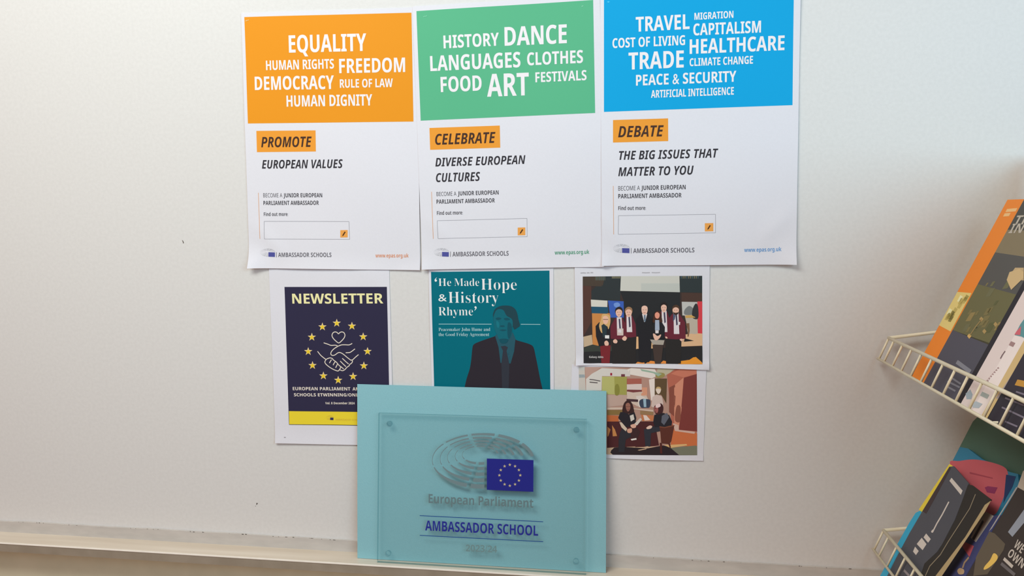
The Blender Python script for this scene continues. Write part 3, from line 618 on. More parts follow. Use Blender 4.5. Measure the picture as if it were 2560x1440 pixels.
cor = px_corners([(1430, 911), (1766, 915), (1757.8, 1151.5), (1420, 1142)])
pl = wall_sheet(cor, 0.0003, [('edge', 0.9, 0.0012, 0.6, 0.6), ('corner', 1, 0, 0.10, 0.002)], 0.0002, 13)
ph = thing('photo_print', Vector(((cor[2][0] + cor[3][0]) / 2, -0.0004, cor[3][1])), 'printed photo of two people seated in a kitchen, half behind the pale card', 'photo', 'photo prints under the blue poster')
B = ph.location
m = MB(); sheet_mesh(m, pl, cor, M_paper, 36, 28); m.build('paper_sheet', ph, B, True)
q = lambda L: [(1420 + x / 5.538, 900 + y / 5.538) for x, y in L]
m = MB()
A = [(1, (176, 140, 126), [(150, 95), (1778, 108), (1787, 1315), (150, 1300)]),
     (2, (196, 190, 182), [(150, 140), (232, 140), (245, 420), (150, 420)]), (3, (150, 160, 164), [(152, 200), (230, 200), (236, 240), (155, 245)]), (3, (190, 192, 186), [(150, 95), (232, 95), (232, 142), (150, 142)]),
     (2, (182, 150, 138), [(236, 98), (440, 108), (330, 200), (300, 260), (250, 260)]), (3, (206, 202, 196), [(250, 262), (330, 190), (470, 110), (860, 130), (860, 225), (470, 222), (465, 420), (250, 420)]),
     (3, (222, 214, 206), [(820, 130), (880, 108), (1200, 125), (1250, 210), (1160, 255), (860, 200)]), (4, (150, 176, 156), [(1000, 120), (1140, 150), (1300, 190), (1250, 225), (1180, 180), (1020, 150)]),
     (3, (184, 176, 152), [(1240, 118), (1480, 112), (1420, 170), (1320, 230), (1210, 230)]), (4, (150, 140, 84), [(1220, 180), (1320, 178), (1340, 215), (1290, 248), (1220, 240)], 1),
     (3, (178, 178, 112), [(470, 228), (815, 228), (812, 482), (470, 470)]), (4, (158, 156, 84), [(640, 228), (815, 232), (812, 482), (652, 476)]), (5, (134, 132, 64), [(650, 360), (690, 330), (715, 400), (700, 480), (652, 476)], 1),
     (4, (150, 40, 60), [(585, 178), (612, 178), (612, 212), (585, 212)]), (4, (110, 62, 70), [(736, 194), (788, 194), (788, 230), (736, 230)]),
     (3, (166, 96, 84), [(815, 255), (1018, 255), (1018, 335), (815, 335)]), (3, (212, 196, 190), [(815, 330), (1022, 330), (1022, 412), (815, 412)]), (4, (120, 66, 66), [(818, 408), (1022, 412), (1022, 436), (900, 448), (818, 432)]),
     (3, (186, 160, 148), [(540, 480), (820, 480), (820, 620), (540, 650)]), (3, (204, 186, 172), [(815, 436), (1060, 440), (1140, 600), (960, 640), (815, 560)]), (4, (72, 52, 58), [(810, 535), (970, 545), (970, 580), (810, 570)]),
     (3, (210, 150, 122), [(1022, 378), (1098, 378), (1096, 492), (1012, 490)]), (3, (226, 214, 206), [(1120, 270), (1200, 250), (1200, 560), (1150, 560)]), (3, (96, 78, 56), [(1200, 255), (1370, 255), (1360, 600), (1290, 480), (1200, 480)]),
     (3, (178, 104, 86), [(1370, 200), (1500, 120), (1780, 112), (1787, 1000), (1440, 960), (1400, 500)]), (4, (196, 120, 98), [(1420, 190), (1560, 118), (1780, 112), (1780, 190), (1600, 240)]),
     (4, (206, 140, 116), [(1470, 350), (1600, 240), (1570, 700), (1530, 960), (1470, 900)]), (4, (124, 62, 58), [(1605, 245), (1782, 192), (1787, 985), (1535, 965), (1570, 640)]), (4, (134, 78, 66), [(1400, 380), (1480, 340), (1490, 480), (1470, 780), (1400, 720)]),
     (5, (140, 84, 70), [(1500, 650), (1540, 625), (1560, 680), (1550, 850), (1480, 830)], 1), (5, (206, 174, 160), [(1450, 870), (1530, 900), (1535, 965), (1760, 990), (1750, 1020), (1480, 980)]),
     (4, (200, 112, 70), [(1440, 960), (1787, 1010), (1787, 1200), (1420, 1180)]), (5, (214, 176, 120), [(1330, 1175), (1640, 1160), (1650, 1180), (1420, 1215)]), (4, (120, 122, 104), [(1420, 1215), (1787, 1180), (1787, 1315), (1540, 1315)]),
     (3, (132, 108, 66), [(540, 690), (760, 690), (760, 760), (540, 760)]), (4, (204, 184, 168), [(540, 655), (780, 655), (1180, 690), (1180, 715), (900, 680), (540, 685)]), (4, (150, 120, 86), [(1000, 700), (1180, 715), (1180, 760), (1000, 752)]),
     (4, (186, 104, 62), [(540, 760), (700, 770), (700, 850), (540, 850)]), (4, (192, 120, 80), [(1010, 755), (1190, 765), (1180, 840), (1030, 846)]), (5, (222, 206, 196), [(1040, 760), (1085, 765), (1140, 830), (1060, 838)]),
     (3, (78, 42, 44), [(540, 850), (1200, 850), (1260, 1180), (1100, 1200), (540, 1215)]), (4, (176, 120, 74), [(545, 920), (590, 960), (560, 1050), (545, 1060)]), (4, (190, 130, 78), [(610, 900), (650, 960), (680, 1050), (620, 1055)]),
     (3, (196, 168, 140), [(540, 1215), (700, 1205), (1100, 1190), (1420, 1215), (1560, 1315), (540, 1305)]), (4, (48, 40, 44), [(575, 1270), (640, 1210), (760, 1200), (1100, 1220), (1320, 1180), (1460, 1220), (1565, 1315), (620, 1308)]),
     (4, (214, 204, 196), [(940, 500), (1010, 490), (1100, 540), (1080, 660), (980, 650)]), (5, (60, 70, 88), [(985, 580), (1020, 540), (1100, 540), (1140, 560), (1130, 650), (1080, 660), (1010, 655)], 1), (6, (150, 180, 196), [(1040, 540), (1080, 535), (1085, 650), (1050, 650)]),
     (5, (222, 206, 192), [(1215, 400), (1235, 372), (1275, 376), (1288, 405), (1275, 450), (1250, 470), (1225, 440)], 1), (6, (196, 168, 116), [(1215, 400), (1235, 370), (1275, 374), (1288, 404), (1250, 392)], 1), (5, (204, 184, 176), [(1150, 640), (1170, 510), (1225, 475), (1300, 500), (1320, 600), (1300, 650), (1190, 660)])]
DK = (44, 42, 48)
A += [(6, (62, 42, 42), [(752, 690), (775, 600), (815, 560), (860, 565), (895, 620), (915, 720), (880, 740), (770, 735)], 1), (7, (152, 104, 90), [(800, 610), (835, 590), (862, 620), (858, 680), (830, 712), (804, 670)], 1), (8, (92, 58, 54), [(806, 640), (824, 640), (824, 646), (806, 646)]), (8, (92, 58, 54), [(838, 640), (856, 640), (856, 646), (838, 646)]), (8, (120, 66, 62), [(818, 684), (846, 684), (840, 692), (824, 692)]),
      (6, DK, [(695, 800), (725, 720), (790, 720), (840, 750), (920, 720), (945, 800), (930, 880), (870, 920), (800, 930), (760, 880)]), (7, (206, 190, 170), [(712, 860), (742, 860), (820, 950), (800, 985), (740, 930)]), (7, (206, 200, 192), [(855, 770), (905, 750), (920, 820), (870, 850)]),
      (7, (206, 196, 186), [(920, 880), (1000, 800), (1025, 820), (960, 900), (930, 910)]), (8, (206, 156, 132), [(820, 960), (880, 945), (880, 1000), (830, 1005)], 1), (8, (216, 170, 150), [(865, 900), (930, 885), (940, 930), (890, 940)], 1),
      (6, (50, 50, 56), [(720, 1000), (760, 930), (860, 980), (880, 1060), (800, 1100), (780, 1270), (700, 1270), (700, 1100)]), (6, (64, 44, 46), [(860, 960), (950, 930), (1000, 990), (960, 1090), (880, 1100)]), (7, (226, 220, 214), [(868, 1092), (945, 1078), (950, 1100), (880, 1112)]),
      (6, (70, 42, 44), [(1190, 650), (1225, 615), (1290, 600), (1320, 660), (1300, 740), (1240, 760), (1200, 720)], 1), (7, (160, 96, 92), [(1196, 650), (1230, 636), (1250, 680), (1236, 730), (1200, 712)], 1), (8, (98, 56, 56), [(1202, 668), (1222, 664), (1222, 672), (1202, 676)]), (8, (112, 60, 62), [(1202, 704), (1222, 706), (1216, 714), (1202, 712)]), (8, (226, 200, 200), [(1215, 620), (1270, 600), (1280, 640), (1225, 660)], 1),
      (6, DK, [(1195, 760), (1240, 745), (1320, 730), (1400, 760), (1440, 850), (1430, 930), (1200, 930), (1180, 860)]), (7, (96, 100, 112), [(1300, 770), (1370, 730), (1400, 790), (1330, 900), (1290, 860)]), (7, (222, 190, 174), [(1085, 935), (1130, 905), (1165, 915), (1150, 945), (1100, 955)], 1),
      (6, (52, 54, 62), [(1050, 960), (1170, 915), (1300, 925), (1290, 980), (1150, 1010), (1140, 1190), (1070, 1190)]), (7, (92, 52, 44), [(1265, 920), (1330, 930), (1390, 915), (1470, 905), (1430, 1120), (1400, 1160), (1290, 1150), (1280, 1010)]), (8, (122, 74, 58), [(1265, 915), (1340, 925), (1400, 908), (1475, 898), (1470, 912), (1340, 940), (1268, 930)]),
      (7, (84, 44, 40), [(1270, 1140), (1300, 1150), (1305, 1290), (1275, 1290)]), (7, (84, 44, 40), [(1385, 1150), (1410, 1150), (1425, 1210), (1410, 1215)])]
art(m, pl, q, A)
pic = m.build('photo_picture', ph, B, True)
m = MB(); dk = ink((104, 98, 98), KQ)
stroke(m, pl, q([(298, 268), (350, 272), (372, 276), (448, 290)]), 2.6, dk, 4); stroke(m, pl, q([(300, 305), (410, 314)]), 2.8, dk, 4); m.build('caption_lettering', pic, B, True)

# ------------------------------------------------------------------ pale teal card leaning on the ledge
YB, YT = -0.0195, -0.0032
c_bl = Vector((-0.3268, YB, TRAY_Z + 0.0004)); c_br = Vector((-0.0302, YB, TRAY_Z + 0.0004))
rise = Vector((0, YT - YB, math.sqrt(0.2098 ** 2 - (YT - YB) ** 2)))
e1 = (c_br - c_bl).normalized(); e2 = rise.normalized()
card = Plane(c_bl, e1, e2, 0.0, lambda a, b: 0.0006 * math.sin(3.1 * a / 0.3) * (b / 0.21))
m = MB(); wv = (c_br - c_bl).length
k0 = card.ab(893.6, 1393.8); k1 = card.ab(1514.7, 1430.3); k2 = card.ab(1516, 977.5); k3 = card.ab(893.2, 960.2)
def flush(p): return (p[0], max(0.0, p[1]) if p[1] > 0.1 else 0.0)
cor = [k3, k2, (k1[0], 0.0), (k0[0], 0.0)]
sheet_mesh(m, card, cor, M_card, 30, 20, 0.0004)
cb = Vector(((c_bl.x + c_br.x) / 2, YB, TRAY_Z))
cardo = m.build('card', None, cb, True)
cardo['label'] = 'pale teal landscape card leaning on the ledge behind the clear plaque'; cardo['category'] = 'card'

# ------------------------------------------------------------------ clear acrylic plaque
def acrylic(name, tint, gloss, edge=False):
    m_ = bpy.data.materials.new(name); m_.use_nodes = True; nt = m_.node_tree; nt.nodes.clear()
    out = nt.nodes.new('ShaderNodeOutputMaterial'); mix = nt.nodes.new('ShaderNodeMixShader')
    tr = nt.nodes.new('ShaderNodeBsdfTransparent'); tr.inputs[0].default_value = tint + (1,)
    gl = nt.nodes.new('ShaderNodeBsdfGlossy'); gl.inputs[0].default_value = (0.95, 0.97, 1, 1); gl.inputs['Roughness'].default_value = 0.08
    lw = nt.nodes.new('ShaderNodeLayerWeight'); lw.inputs[0].default_value = 0.5
    fr = nt.nodes.new('ShaderNodeMath'); fr.operation = 'POWER'; fr.inputs[1].default_value = 5.0
    nt.links.new(lw.outputs['Facing'], fr.inputs[0])
    ad = nt.nodes.new('ShaderNodeMath'); ad.operation = 'MULTIPLY_ADD'; ad.inputs[1].default_value = 0.3; ad.inputs[2].default_value = gloss
    nz = nt.nodes.new('ShaderNodeTexNoise'); nz.inputs['Scale'].default_value = 14; tc = nt.nodes.new('ShaderNodeTexCoord')
    nt.links.new(tc.outputs['Object'], nz.inputs['Vector'])
    bp = nt.nodes.new('ShaderNodeBump'); bp.inputs['Strength'].default_value = 0.15; bp.inputs['Distance'].default_value = 0.002
    nt.links.new(nz.outputs['Fac'], bp.inputs['Height']); nt.links.new(bp.outputs[0], gl.inputs['Normal'])
    nt.links.new(fr.outputs[0], ad.inputs[0]); nt.links.new(ad.outputs[0], mix.inputs[0])
    nt.links.new(tr.outputs[0], mix.inputs[1]); nt.links.new(gl.outputs[0], mix.inputs[2]); nt.links.new(mix.outputs[0], out.inputs[0])
    return m_
M_acr = acrylic('clear_acrylic', (0.955, 0.962, 0.962), 0.0)
M_acr_edge = acrylic('acrylic_edge', (0.62, 0.74, 0.76), 0.02)
GAP, TH = 0.0034, 0.005
front = Plane(c_bl + card.n * (GAP + TH), e1, e2)
f0 = front.ab(942.5, 1405); f1 = front.ab(1465, 1435.5); f2 = front.ab(1466.8, 1049.4); f3 = front.ab(946, 1033)
bot = -(front.o.z - TRAY_Z) / e2.z                                    # where the tilted front plane meets the ledge
pq = [(f0[0], bot + 0.0004), (f1[0], bot + 0.0004), f2, f3]
plq_base = front.o + e1 * ((f0[0] + f1[0]) / 2) + e2 * bot
plaque = thing('plaque', plq_base, 'clear acrylic plaque with a ringed emblem and blue flag, standing before the teal card', 'plaque')
B = plaque.location
m = MB(); n_ = front.n
fv = [front.pt(a, b) for a, b in pq]; bv = [p - n_ * TH for p in fv]
bev = 0.0006
ctr = sum(fv, Vector()) / 4
m.add(fv + bv, [(0, 1, 2, 3), (7, 6, 5, 4)], M_acr)
m.add(fv + bv, [(0, 4, 5, 1), (1, 5, 6, 2), (2, 6, 7, 3), (3, 7, 4, 0)], M_acr_edge)
slab = m.build('acrylic_slab', plaque, B)
fp = front
KA = 1.05
fm = lambda X, Y: (1060 + X / 6.0, 1060 + Y / 6.0)
m = MB(); emblem(m, fp, fm, ink((116, 138, 144), KA), None, None, 2); m.build('emblem', plaque, B)
m = MB(); flag(m, fp, fm, ink((40, 44, 138), KA), ink((206, 192, 150), KA), 2); m.build('emblem_flag', plaque, B)
m = MB(); text(m, fp, 'European Parliament', 1071.7, 1333.3, 1257.3, 1269.4, 22.5, 'b', ink((106, 130, 136), KA), 2); m.build('grey_lettering', plaque, B)
m = MB(); text(m, fp, '2023/24', 1164.7, 1242.8, 1378.2, 1381.4, 17, 'b', ink((116, 148, 152), KA), 2); m.build('year_lettering', plaque, B)
m = MB(); bl = ink((44, 50, 150), KA); text(m, fp, 'AMBASSADOR SCHOOL', 1063, 1345.3, 1326, 1339.4, 25, 'b', bl, 2); m.build('blue_lettering', plaque, B)
m = MB(); lb = ink((40, 84, 150), KA); stroke(m, fp, [(1049.4, 1289), (1358, 1304.4)], 1.8, lb, 2); stroke(m, fp, [(1049.4, 1338.3), (1358, 1354.2)], 1.8, lb, 2); m.build('rule_lines', plaque, B)
# drilled fixing holes: a dark inner wall and a pale chamfer ring
M_hole = acrylic('hole_wall', (0.70, 0.80, 0.83), 0.03); M_chamf = acrylic('hole_chamfer', (0.80, 0.88, 0.90), 0.10)
for (hx, hy, vis) in ((973, 1059.8, 1), (1440.8, 1075.4, 1), (969.6, 1384.5, 0), (1439.7, 1404.5, 0)):
    m = MB(); a, b = fp.ab(hx, hy); r0, r1 = 0.0030, 0.0037; S = 28; V = []; F = []; F2 = []
    for k in range(S):
        t = 2 * math.pi * k / S; c_, s_ = math.cos(t), math.sin(t)
        V += [fp.pt(a + r1 * c_, b + r1 * s_, 3), fp.pt(a + r0 * c_, b + r0 * s_) - n_ * 0.0006, fp.pt(a + r0 * c_, b + r0 * s_) - n_ * (TH - 0.0002)]
    for k in range(S):
        i, j = k * 3, ((k + 1) % S) * 3
        F.append((i, j, j + 1, i + 1)); F2.append((i + 1, j + 1, j + 2, i + 2))
    m.add(V, F2, M_hole); m.add(V, F, M_chamf)
    if vis: m.add([fp.pt(a + r0 * math.cos(2 * math.pi * k / S), b + r0 * math.sin(2 * math.pi * k / S)) - n_ * 0.0012 for k in range(S)], [tuple(range(S))], M_hole)
    m.build('fixing_hole', plaque, B, True)

# ------------------------------------------------------------------ wire literature rack
UD = Vector((0.0188, -0.9996, 0.0198)); PU = Vector((0.2689, -0.012, 1.3471)); QL = Vector((0.2722, -0.012, 1.1334))
VB = Vector((-0.0092, 0, -0.0232))
ND = Vector((1, 0, 0.15)).normalized()
LEN, DEPTH, PITCH_ = 0.60, 0.135, 0.02715
POLE = Vector((0.258 + 0.190, -0.012 - LEN * 0.5, 0))
rack = thing('brochure_rack', Vector((POLE.x, POLE.y, 0)), 'cream wire brochure rack with two tilted baskets beside the posters', 'rack')
B = rack.location
m = MB(); tube(m, [(POLE.x, POLE.y, 0.03), (POLE.x, POLE.y, 1.62)], 0.011, M_wire, 16); m.build('pole', rack, B, True)
m = MB()
for k in range(4):
    w = math.pi / 2 * k + 0.6; d = Vector((math.cos(w), math.sin(w), 0))
    p0 = Vector((POLE.x, POLE.y, 0.05))
    tube(m, [p0, p0 + d * 0.12 + Vector((0, 0, -0.01)), p0 + d * 0.215 + Vector((0, 0, -0.036)), p0 + d * 0.225 + Vector((0, 0, -0.041))], 0.009, M_wire)
m.build('foot', rack, B, True)
m = MB(); box(m, Vector((0.408, -0.015, 1.02)), Vector((0.003, 0, 0)), Vector((0, -0.61, 0)), Vector((0, 0, 0.52)), M_wire); m.build('light_block_panel', rack, B)  # unseen panel, added to block window light behind the baskets
def basket(P, backz):
    far = P; near = P + UD * LEN
    bf, bn = far + VB, near + VB
    kf, kn = far + ND * DEPTH, near + ND * DEPTH
    m = MB(); R_ = 0.00185
    tube(m, [far, near], R_, M_wire); tube(m, [far, kf], R_, M_wire); tube(m, [near, kn], R_, M_wire); tube(m, [kf, kn], R_, M_wire)
    rim = m.build('basket_rim', rack, B, True)
    m = MB(); tube(m, [bf - UD * 0.004, bn + UD * 0.004], 0.0015, M_wire)
    n = int(LEN / PITCH_); rb = 0.00115
    off = UD * 0.0175
    deep = Vector((0.105, 0, 0.004))
    for k in range(n + 1):
        a = far + off + UD * (PITCH_ * k)
        if (a - far).length > LEN: break
        tube(m, [a, a + VB * 0.5, a + VB], rb, M_wire, 8)
    tube(m, [far, bf], rb, M_wire, 8); tube(m, [near, bn], rb, M_wire, 8)
    for k in (0.46, 0.98): tube(m, [bf + UD * (LEN * k), bf + UD * (LEN * k) + deep], rb, M_wire, 8)
    for k in (0.35, 0.7, 1.0): tube(m, [bf + UD * 0.085 + deep * k, bn + deep * k], rb, M_wire, 8)
    m.build('basket_grille', rim, B, True)
    m = MB(); mid = (kf + kn) / 2
    tube(m, [mid, Vector((POLE.x, POLE.y, mid.z))], 0.004, M_wire)
    m.build('bracket', rim, B, True); m = MB()
    lo = (bf + bn) / 2 + deep; tube(m, [lo, Vector((POLE.x, POLE.y, lo.z))], 0.003, M_wire)
    m.build('bracket', rim, B, True)
basket(PU, 1.5); basket(QL, 1.3)

LEAN = math.radians(24.5); DX = 0.0109
def lean_from(pb, pt, X):
    X = X + DX
    A = hit_plane(pb[0], pb[1], Vector((X, 0, 0)), Vector((1, 0, 0)))
    T = hit_plane(pt[0], pt[1], Vector((0, A.y, 0)), Vector((0, 1, 0)))
    d = T - A; v = Vector((math.sin(LEAN), 0, math.cos(LEAN)))
    return A, v, d.dot(v)
def booklet(name, label, cat, group, pb, pt, X, w, th, cover, h=None, pages=True, kk=1.0, spine=None):
    """a booklet standing in the rack: left edge from pb up to pt, covers spread along the rack"""
    A, v, L = lean_from(pb, pt, X)
    if h: L = h
    e = UD; nb = v.cross(e).normalized()
    if nb.x < 0: nb = -nb                                             # to the back of the basket
    root = thing(name, A.copy(), label, cat, group); B = root.location
    pl = Plane(A, e, v)
    ct = min(0.0006, th * 0.25)
    m = MB(); cm = ink(cover, kk, 0.4)
    box(m, A, e * w, v * L, nb * ct, cm); box(m, A + nb * (th - ct), e * w, v * L, nb * ct, cm)
    if spine: box(m, A + nb * ct, e * 0.0008, v * L, nb * (th - 2 * ct), ink(spine, kk, 0.4))
    cv = m.build('cover', root, B)
    if pages:
        m = MB(); box(m, A + nb * ct + e * 0.0012 + v * 0.001, e * (w - 0.0024), v * (L - 0.003), nb * (th - 2 * ct), M_page); m.build('pages', root, B)
    return root, pl, L, B
def apx(m, pl, pts, c, layer, kk=1.0): poly(m, pl, pts, ink(c, kk, 0.4), layer)
def aab(m, pl, pts, c, layer, kk=1.0): poly_ab(m, pl, pts, ink(c, kk, 0.4), layer)

GU, GL = 'booklets in the upper rack basket', 'booklets in the lower rack basket'
KB = 1.35
# --- upper basket
r, pl, L, B = booklet('magazine', 'tall magazine with an orange band beside its dark photo cover, upper basket', 'magazine', GU, (2277.5, 943), (2516, 498), 0.2690, 0.235, 0.014, (84, 80, 70), kk=KB)
def X1(*p): return [(2460 + x / 6.0, 480 + y / 6.0) for x, y in p]
def X2(*p): return [(2180 + x / 4.5, 800 + y / 4.5) for x, y in p]
def X3(*p): return [(2180 + x / 3.6, 450 + y / 3.6) for x, y in p]
def X4(*p): return [(2400 + x / 4.24, 760 + y / 4.24) for x, y in p]
m = MB()
a0 = pl.ab(2313, 959)[0]; a1 = pl.ab(2558, 494)[0]; bw = (a0 + a1) / 2
aab(m, pl, [(0, 0), (bw, 0), (bw, L), (0, L)], (234, 124, 38), 1, KB); bd = m.build('orange_band', r, B)
m = MB(); aab(m, pl, [(0, L * 0.30), (bw * 0.93, L * 0.29), (bw * 0.93, L * 0.50), (0, L * 0.49)], (206, 188, 118), 2, KB)
rn = random.Random(2)
for k in range(12):
    a = rn.uniform(0.03, 0.7) * bw; b = L * rn.uniform(0.31, 0.46); aab(m, pl, [(a, b), (a + bw * 0.2, b), (a + bw * 0.22, b + L * 0.03), (a, b + L * 0.035)], rn.choice([(150, 140, 72), (226, 214, 168), (176, 160, 90), (128, 118, 64)]), 3, KB)
m.build('inset_picture', bd, B)
m = MB(); st = ink((250, 176, 122), KB)
stroke(m, pl, X1((335, 280), (490, 266)), 4.0, st, 2); stroke(m, pl, X1((300, 345), (390, 338)), 4.0, st, 2); m.build('small_print', bd, B)
m = MB(); w_ = 0.235
aab(m, pl, [(bw, L * 0.30), (w_, L * 0.30), (w_, 0), (bw, 0)], (72, 72, 84), 1, KB); aab(m, pl, [(bw, L * 0.30), (w_, L * 0.28), (w_, L * 0.52), (bw, L * 0.55)], (96, 94, 62), 1, KB)
aab(m, pl, [(bw, L * 0.55), (w_, L * 0.52), (w_, L * 0.70), (bw, L * 0.72)], (76, 76, 74), 1, KB); aab(m, pl, [(bw, L * 0.72), (w_, L * 0.70), (w_, L * 0.84), (bw, L * 0.84)], (120, 110, 86), 1, KB); aab(m, pl, [(bw, L * 0.84), (w_, L * 0.84), (w_, L), (bw, L)], (66, 66, 62), 1, KB)
for k in range(40):
    a = bw + rn.uniform(0.004, 0.16); b = L * rn.uniform(0.30, 0.56); s = rn.uniform(0.003, 0.011)
    aab(m, pl, [(a, b), (a + s, b + s * .2), (a + s * 1.1, b + s * 1.2), (a + s * .1, b + s)], rn.choice([(112, 104, 66), (84, 86, 54), (132, 116, 72), (98, 98, 70)]), 2, KB)
for (x, y) in ((100, 340), (228, 160), (260, 290), (378, 215)):
    px = X4((x - 22, y), (x, y - 26), (x + 24, y), (x, y + 30)); apx(m, pl, px, (196, 160, 96) if x == 100 else (156, 132, 84), 3, KB)
for pts in ([(1290, 350 + 440), (1368, 790), (1368, 905), (1215, 895)],): apx(m, pl, X3(*pts), (176, 154, 116), 3, KB)
apx(m, pl, X3((1240, 830), (1330, 800), (1368, 830), (1368, 880), (1255, 990), (1215, 900)), (190, 166, 122), 4, KB)
stroke(m, pl, X4((105, 335), (165, 245), (230, 165)), 2.0, ink((150, 128, 84), KB), 3)
m.build('cover_picture', r, B)
m = MB(); g = ink((172, 166, 154), KB)
text(m, pl, 'THE', 2532, 2592, 561.5, 560.5, 16, 'b', g, 3, shear=0.0); text(m, pl, 'INVIS', 2521, 2604, 583, 581.5, 17, 'b', g, 3); m.build('cover_lettering', r, B); m = MB()
for (p, qv) in (((955, 470), (1110, 585)), ((880, 640), (1000, 720)), ((850, 690), (990, 760)), ((840, 745), (940, 800))):
    stroke(m, pl, X2(p, qv), 5.0 if p[0] == 955 else 2.2, ink((120, 122, 132), KB), 3)
m.build('small_print', r, B)

r, pl, L, B = booklet('shadow_gap', 'thin dark sheet standing in for the shadow between the orange magazine and white leaflet', 'shadow_gap', GU, (2392, 1003), (2502, 800), 0.2712, 0.17, 0.002, (34, 32, 40), h=0.20, pages=False, kk=KB)  # shade of the gap before the magazine, put in as a black sheet
r, pl, L, B = booklet('leaflet', 'tall white leaflet with a teal and red corner, behind a short white one', 'leaflet', GU, (2398, 1016), (2530, 793), 0.2658, 0.15, 0.003, (206, 194, 192), h=0.185, pages=False, kk=KB)
m = MB(); apx(m, pl, X4((580, 330), (640, 215), (760, 50), (760, 400), (650, 345)), (84, 136, 142), 1, KB); apx(m, pl, X4((578, 325), (600, 290), (650, 235), (640, 330)), (190, 92, 104), 2, KB); m.build('cover_picture', r, B)
m = MB(); apx(m, pl, X4((60, 950), (110, 905), (135, 960), (120, 1010), (70, 1010)), (142, 156, 166), 1, KB); m.build('cover_mark', r, B)
r, pl, L, B = booklet('leaflet', 'short white leaflet with a faint line of writing up its edge, upper basket', 'leaflet', GU, (2428, 1031), (2536, 838), 0.2656, 0.036, 0.0012, (218, 206, 204), pages=False, kk=KB)
m = MB(); gk = ink((150, 122, 122), KB)
stroke(m, pl, X4((480, 500), (462, 525), (448, 545), (430, 580)), 3.0, ink((104, 84, 88), KB), 2)
stroke(m, pl, X4((530, 415), (575, 435)), 6.0, gk, 2)
for k in range(7):
    x0, y0 = 400 - k * 19, 680 + k * 22; stroke(m, pl, X4((x0 - 6, y0 + 6), (x0 + 4, y0 - 6), (x0 + 12, y0 + 4)), 1.6, gk, 2)
stroke(m, pl, X4((225, 950), (300, 985)), 6.0, ink((150, 160, 158), KB), 2); apx(m, pl, X4((120, 1060), (170, 1030), (240, 1060), (200, 1105), (140, 1100)), (160, 170, 178), 2, KB); m.build('cover_lettering', r, B)
r, pl, L, B = booklet('paperback', 'paperback with tan cover edge next to the black booklet, upper basket', 'book', GU, (2452, 1042), (2560, 858), 0.2597, 0.12, 0.006, (190, 166, 118), h=0.19, kk=KB)
m = MB(); apx(m, pl, X4((380, 1000), (678, 560), (760, 480), (760, 640), (470, 1020)), (156, 144, 142), 1, KB); m.build('cover_picture', r, B)
r, pl, L, B = booklet('booklet', 'black booklet with a yellow band and white lines, upper basket', 'booklet', GU, (2466, 1049), (2560, 906), 0.2571, 0.16, 0.003, (44, 40, 50), h=0.2, kk=KB)
m = MB(); apx(m, pl, X4((580, 860), (610, 800), (760, 830), (760, 900)), (176, 130, 52), 1, KB); m.build('yellow_band', r, B)
m = MB()
for (p, qv) in (((595, 930), (760, 985)), ((480, 995), (680, 1075)), ((445, 1095), (680, 1205)), ((480, 1245), (610, 1300))): stroke(m, pl, X4(p, qv), 2.4, ink((112, 106, 120), KB), 2)
m.build('cover_lettering', r, B)

# --- lower basket
def Y1(*p): return [(2180 + x / 4.0, 1080 + y / 4.0) for x, y in p]
def Y2(*p): return [(2420 + x / 4.5, 1120 + y / 4.5) for x, y in p]
def Y3(*p): return [(2200 + x / 4.5, 1120 + y / 4.5) for x, y in p]
def slab_item(name, label, cat, group, ref_b, ref_t, X, outline, cover, th=0.003, kk=1.0, smooth=False):
    """a leaflet with an outline of its own, lying in the tilted plane of the basket"""
    A, v, L = lean_from(ref_b, ref_t, X); pl = Plane(A, UD, v); nb = v.cross(UD).normalized(); nb = nb if nb.x > 0 else -nb
    pts = smooth_px(outline, 5, True) if smooth else outline
    ab = [pl.ab(*p) for p in pts]; P = [pl.pt(a, b) for a, b in ab]; n = len(P)
    low = min(P, key=lambda p: p.z)
    root = thing(name, low, label, cat, group); B = root.location
    m = MB(); mat = ink(cover, kk, 0.4)
    m.add(P + [p + nb * th for p in P], [tuple(range(n)), tuple(range(2 * n - 1, n - 1, -1))] + [(i, n + i, n + (i + 1) % n, (i + 1) % n) for i in range(n)], mat)
    m.build('cover', root, B)
    return root, pl, B
KC = 1.5
RB, RT_ = (2212, 1417), (2376, 1162)
slab_item('booklet', 'large dark green booklet at the back of the lower basket', 'booklet', GL, (2262, 1392), (2432, 1062), 0.278, [(2368, 1178), (2432, 1054), (2446, 1040), (2620, 1082), (2640, 1290), (2560, 1400), (2330, 1360)], (72, 100, 86), 0.006, KC)
r, pl, B = slab_item('booklet', 'blue booklet with a rounded pink picture, in front of the green booklet', 'booklet', GL, (2262, 1400), (2400, 1130), 0.2725, Y1((820, 260), (880, 150), (960, 165), (1100, 270), (1380, 400), (1460, 420), (1480, 620), (1200, 1150), (700, 1180), (500, 1000)), (46, 112, 142), 0.004, KC)
m = MB(); poly(m, pl, smooth_px(Y1((780, 318), (880, 290), (1020, 275), (1180, 300), (1320, 350), (1360, 420), (1345, 560), (1290, 720), (1220, 830), (1100, 800), (1000, 600)), 5, True), ink((176, 84, 92), KC, 0.4), 1); pk = m.build('pink_picture', r, B)
m = MB(); poly(m, pl, Y2((190, 445), (225, 430), (335, 445), (300, 515), (215, 500)), ink((128, 50, 84), KC), 2); poly(m, pl, Y2((20, 270), (280, 335), (280, 348), (20, 290)), ink((148, 64, 76), KC), 2); m.build('picture_mark', pk, B)
m = MB(); poly(m, pl, Y2((430, 300), (540, 320), (500, 440), (430, 560), (400, 620)), ink((36, 54, 92), KC), 2); m.build('navy_corner', r, B)
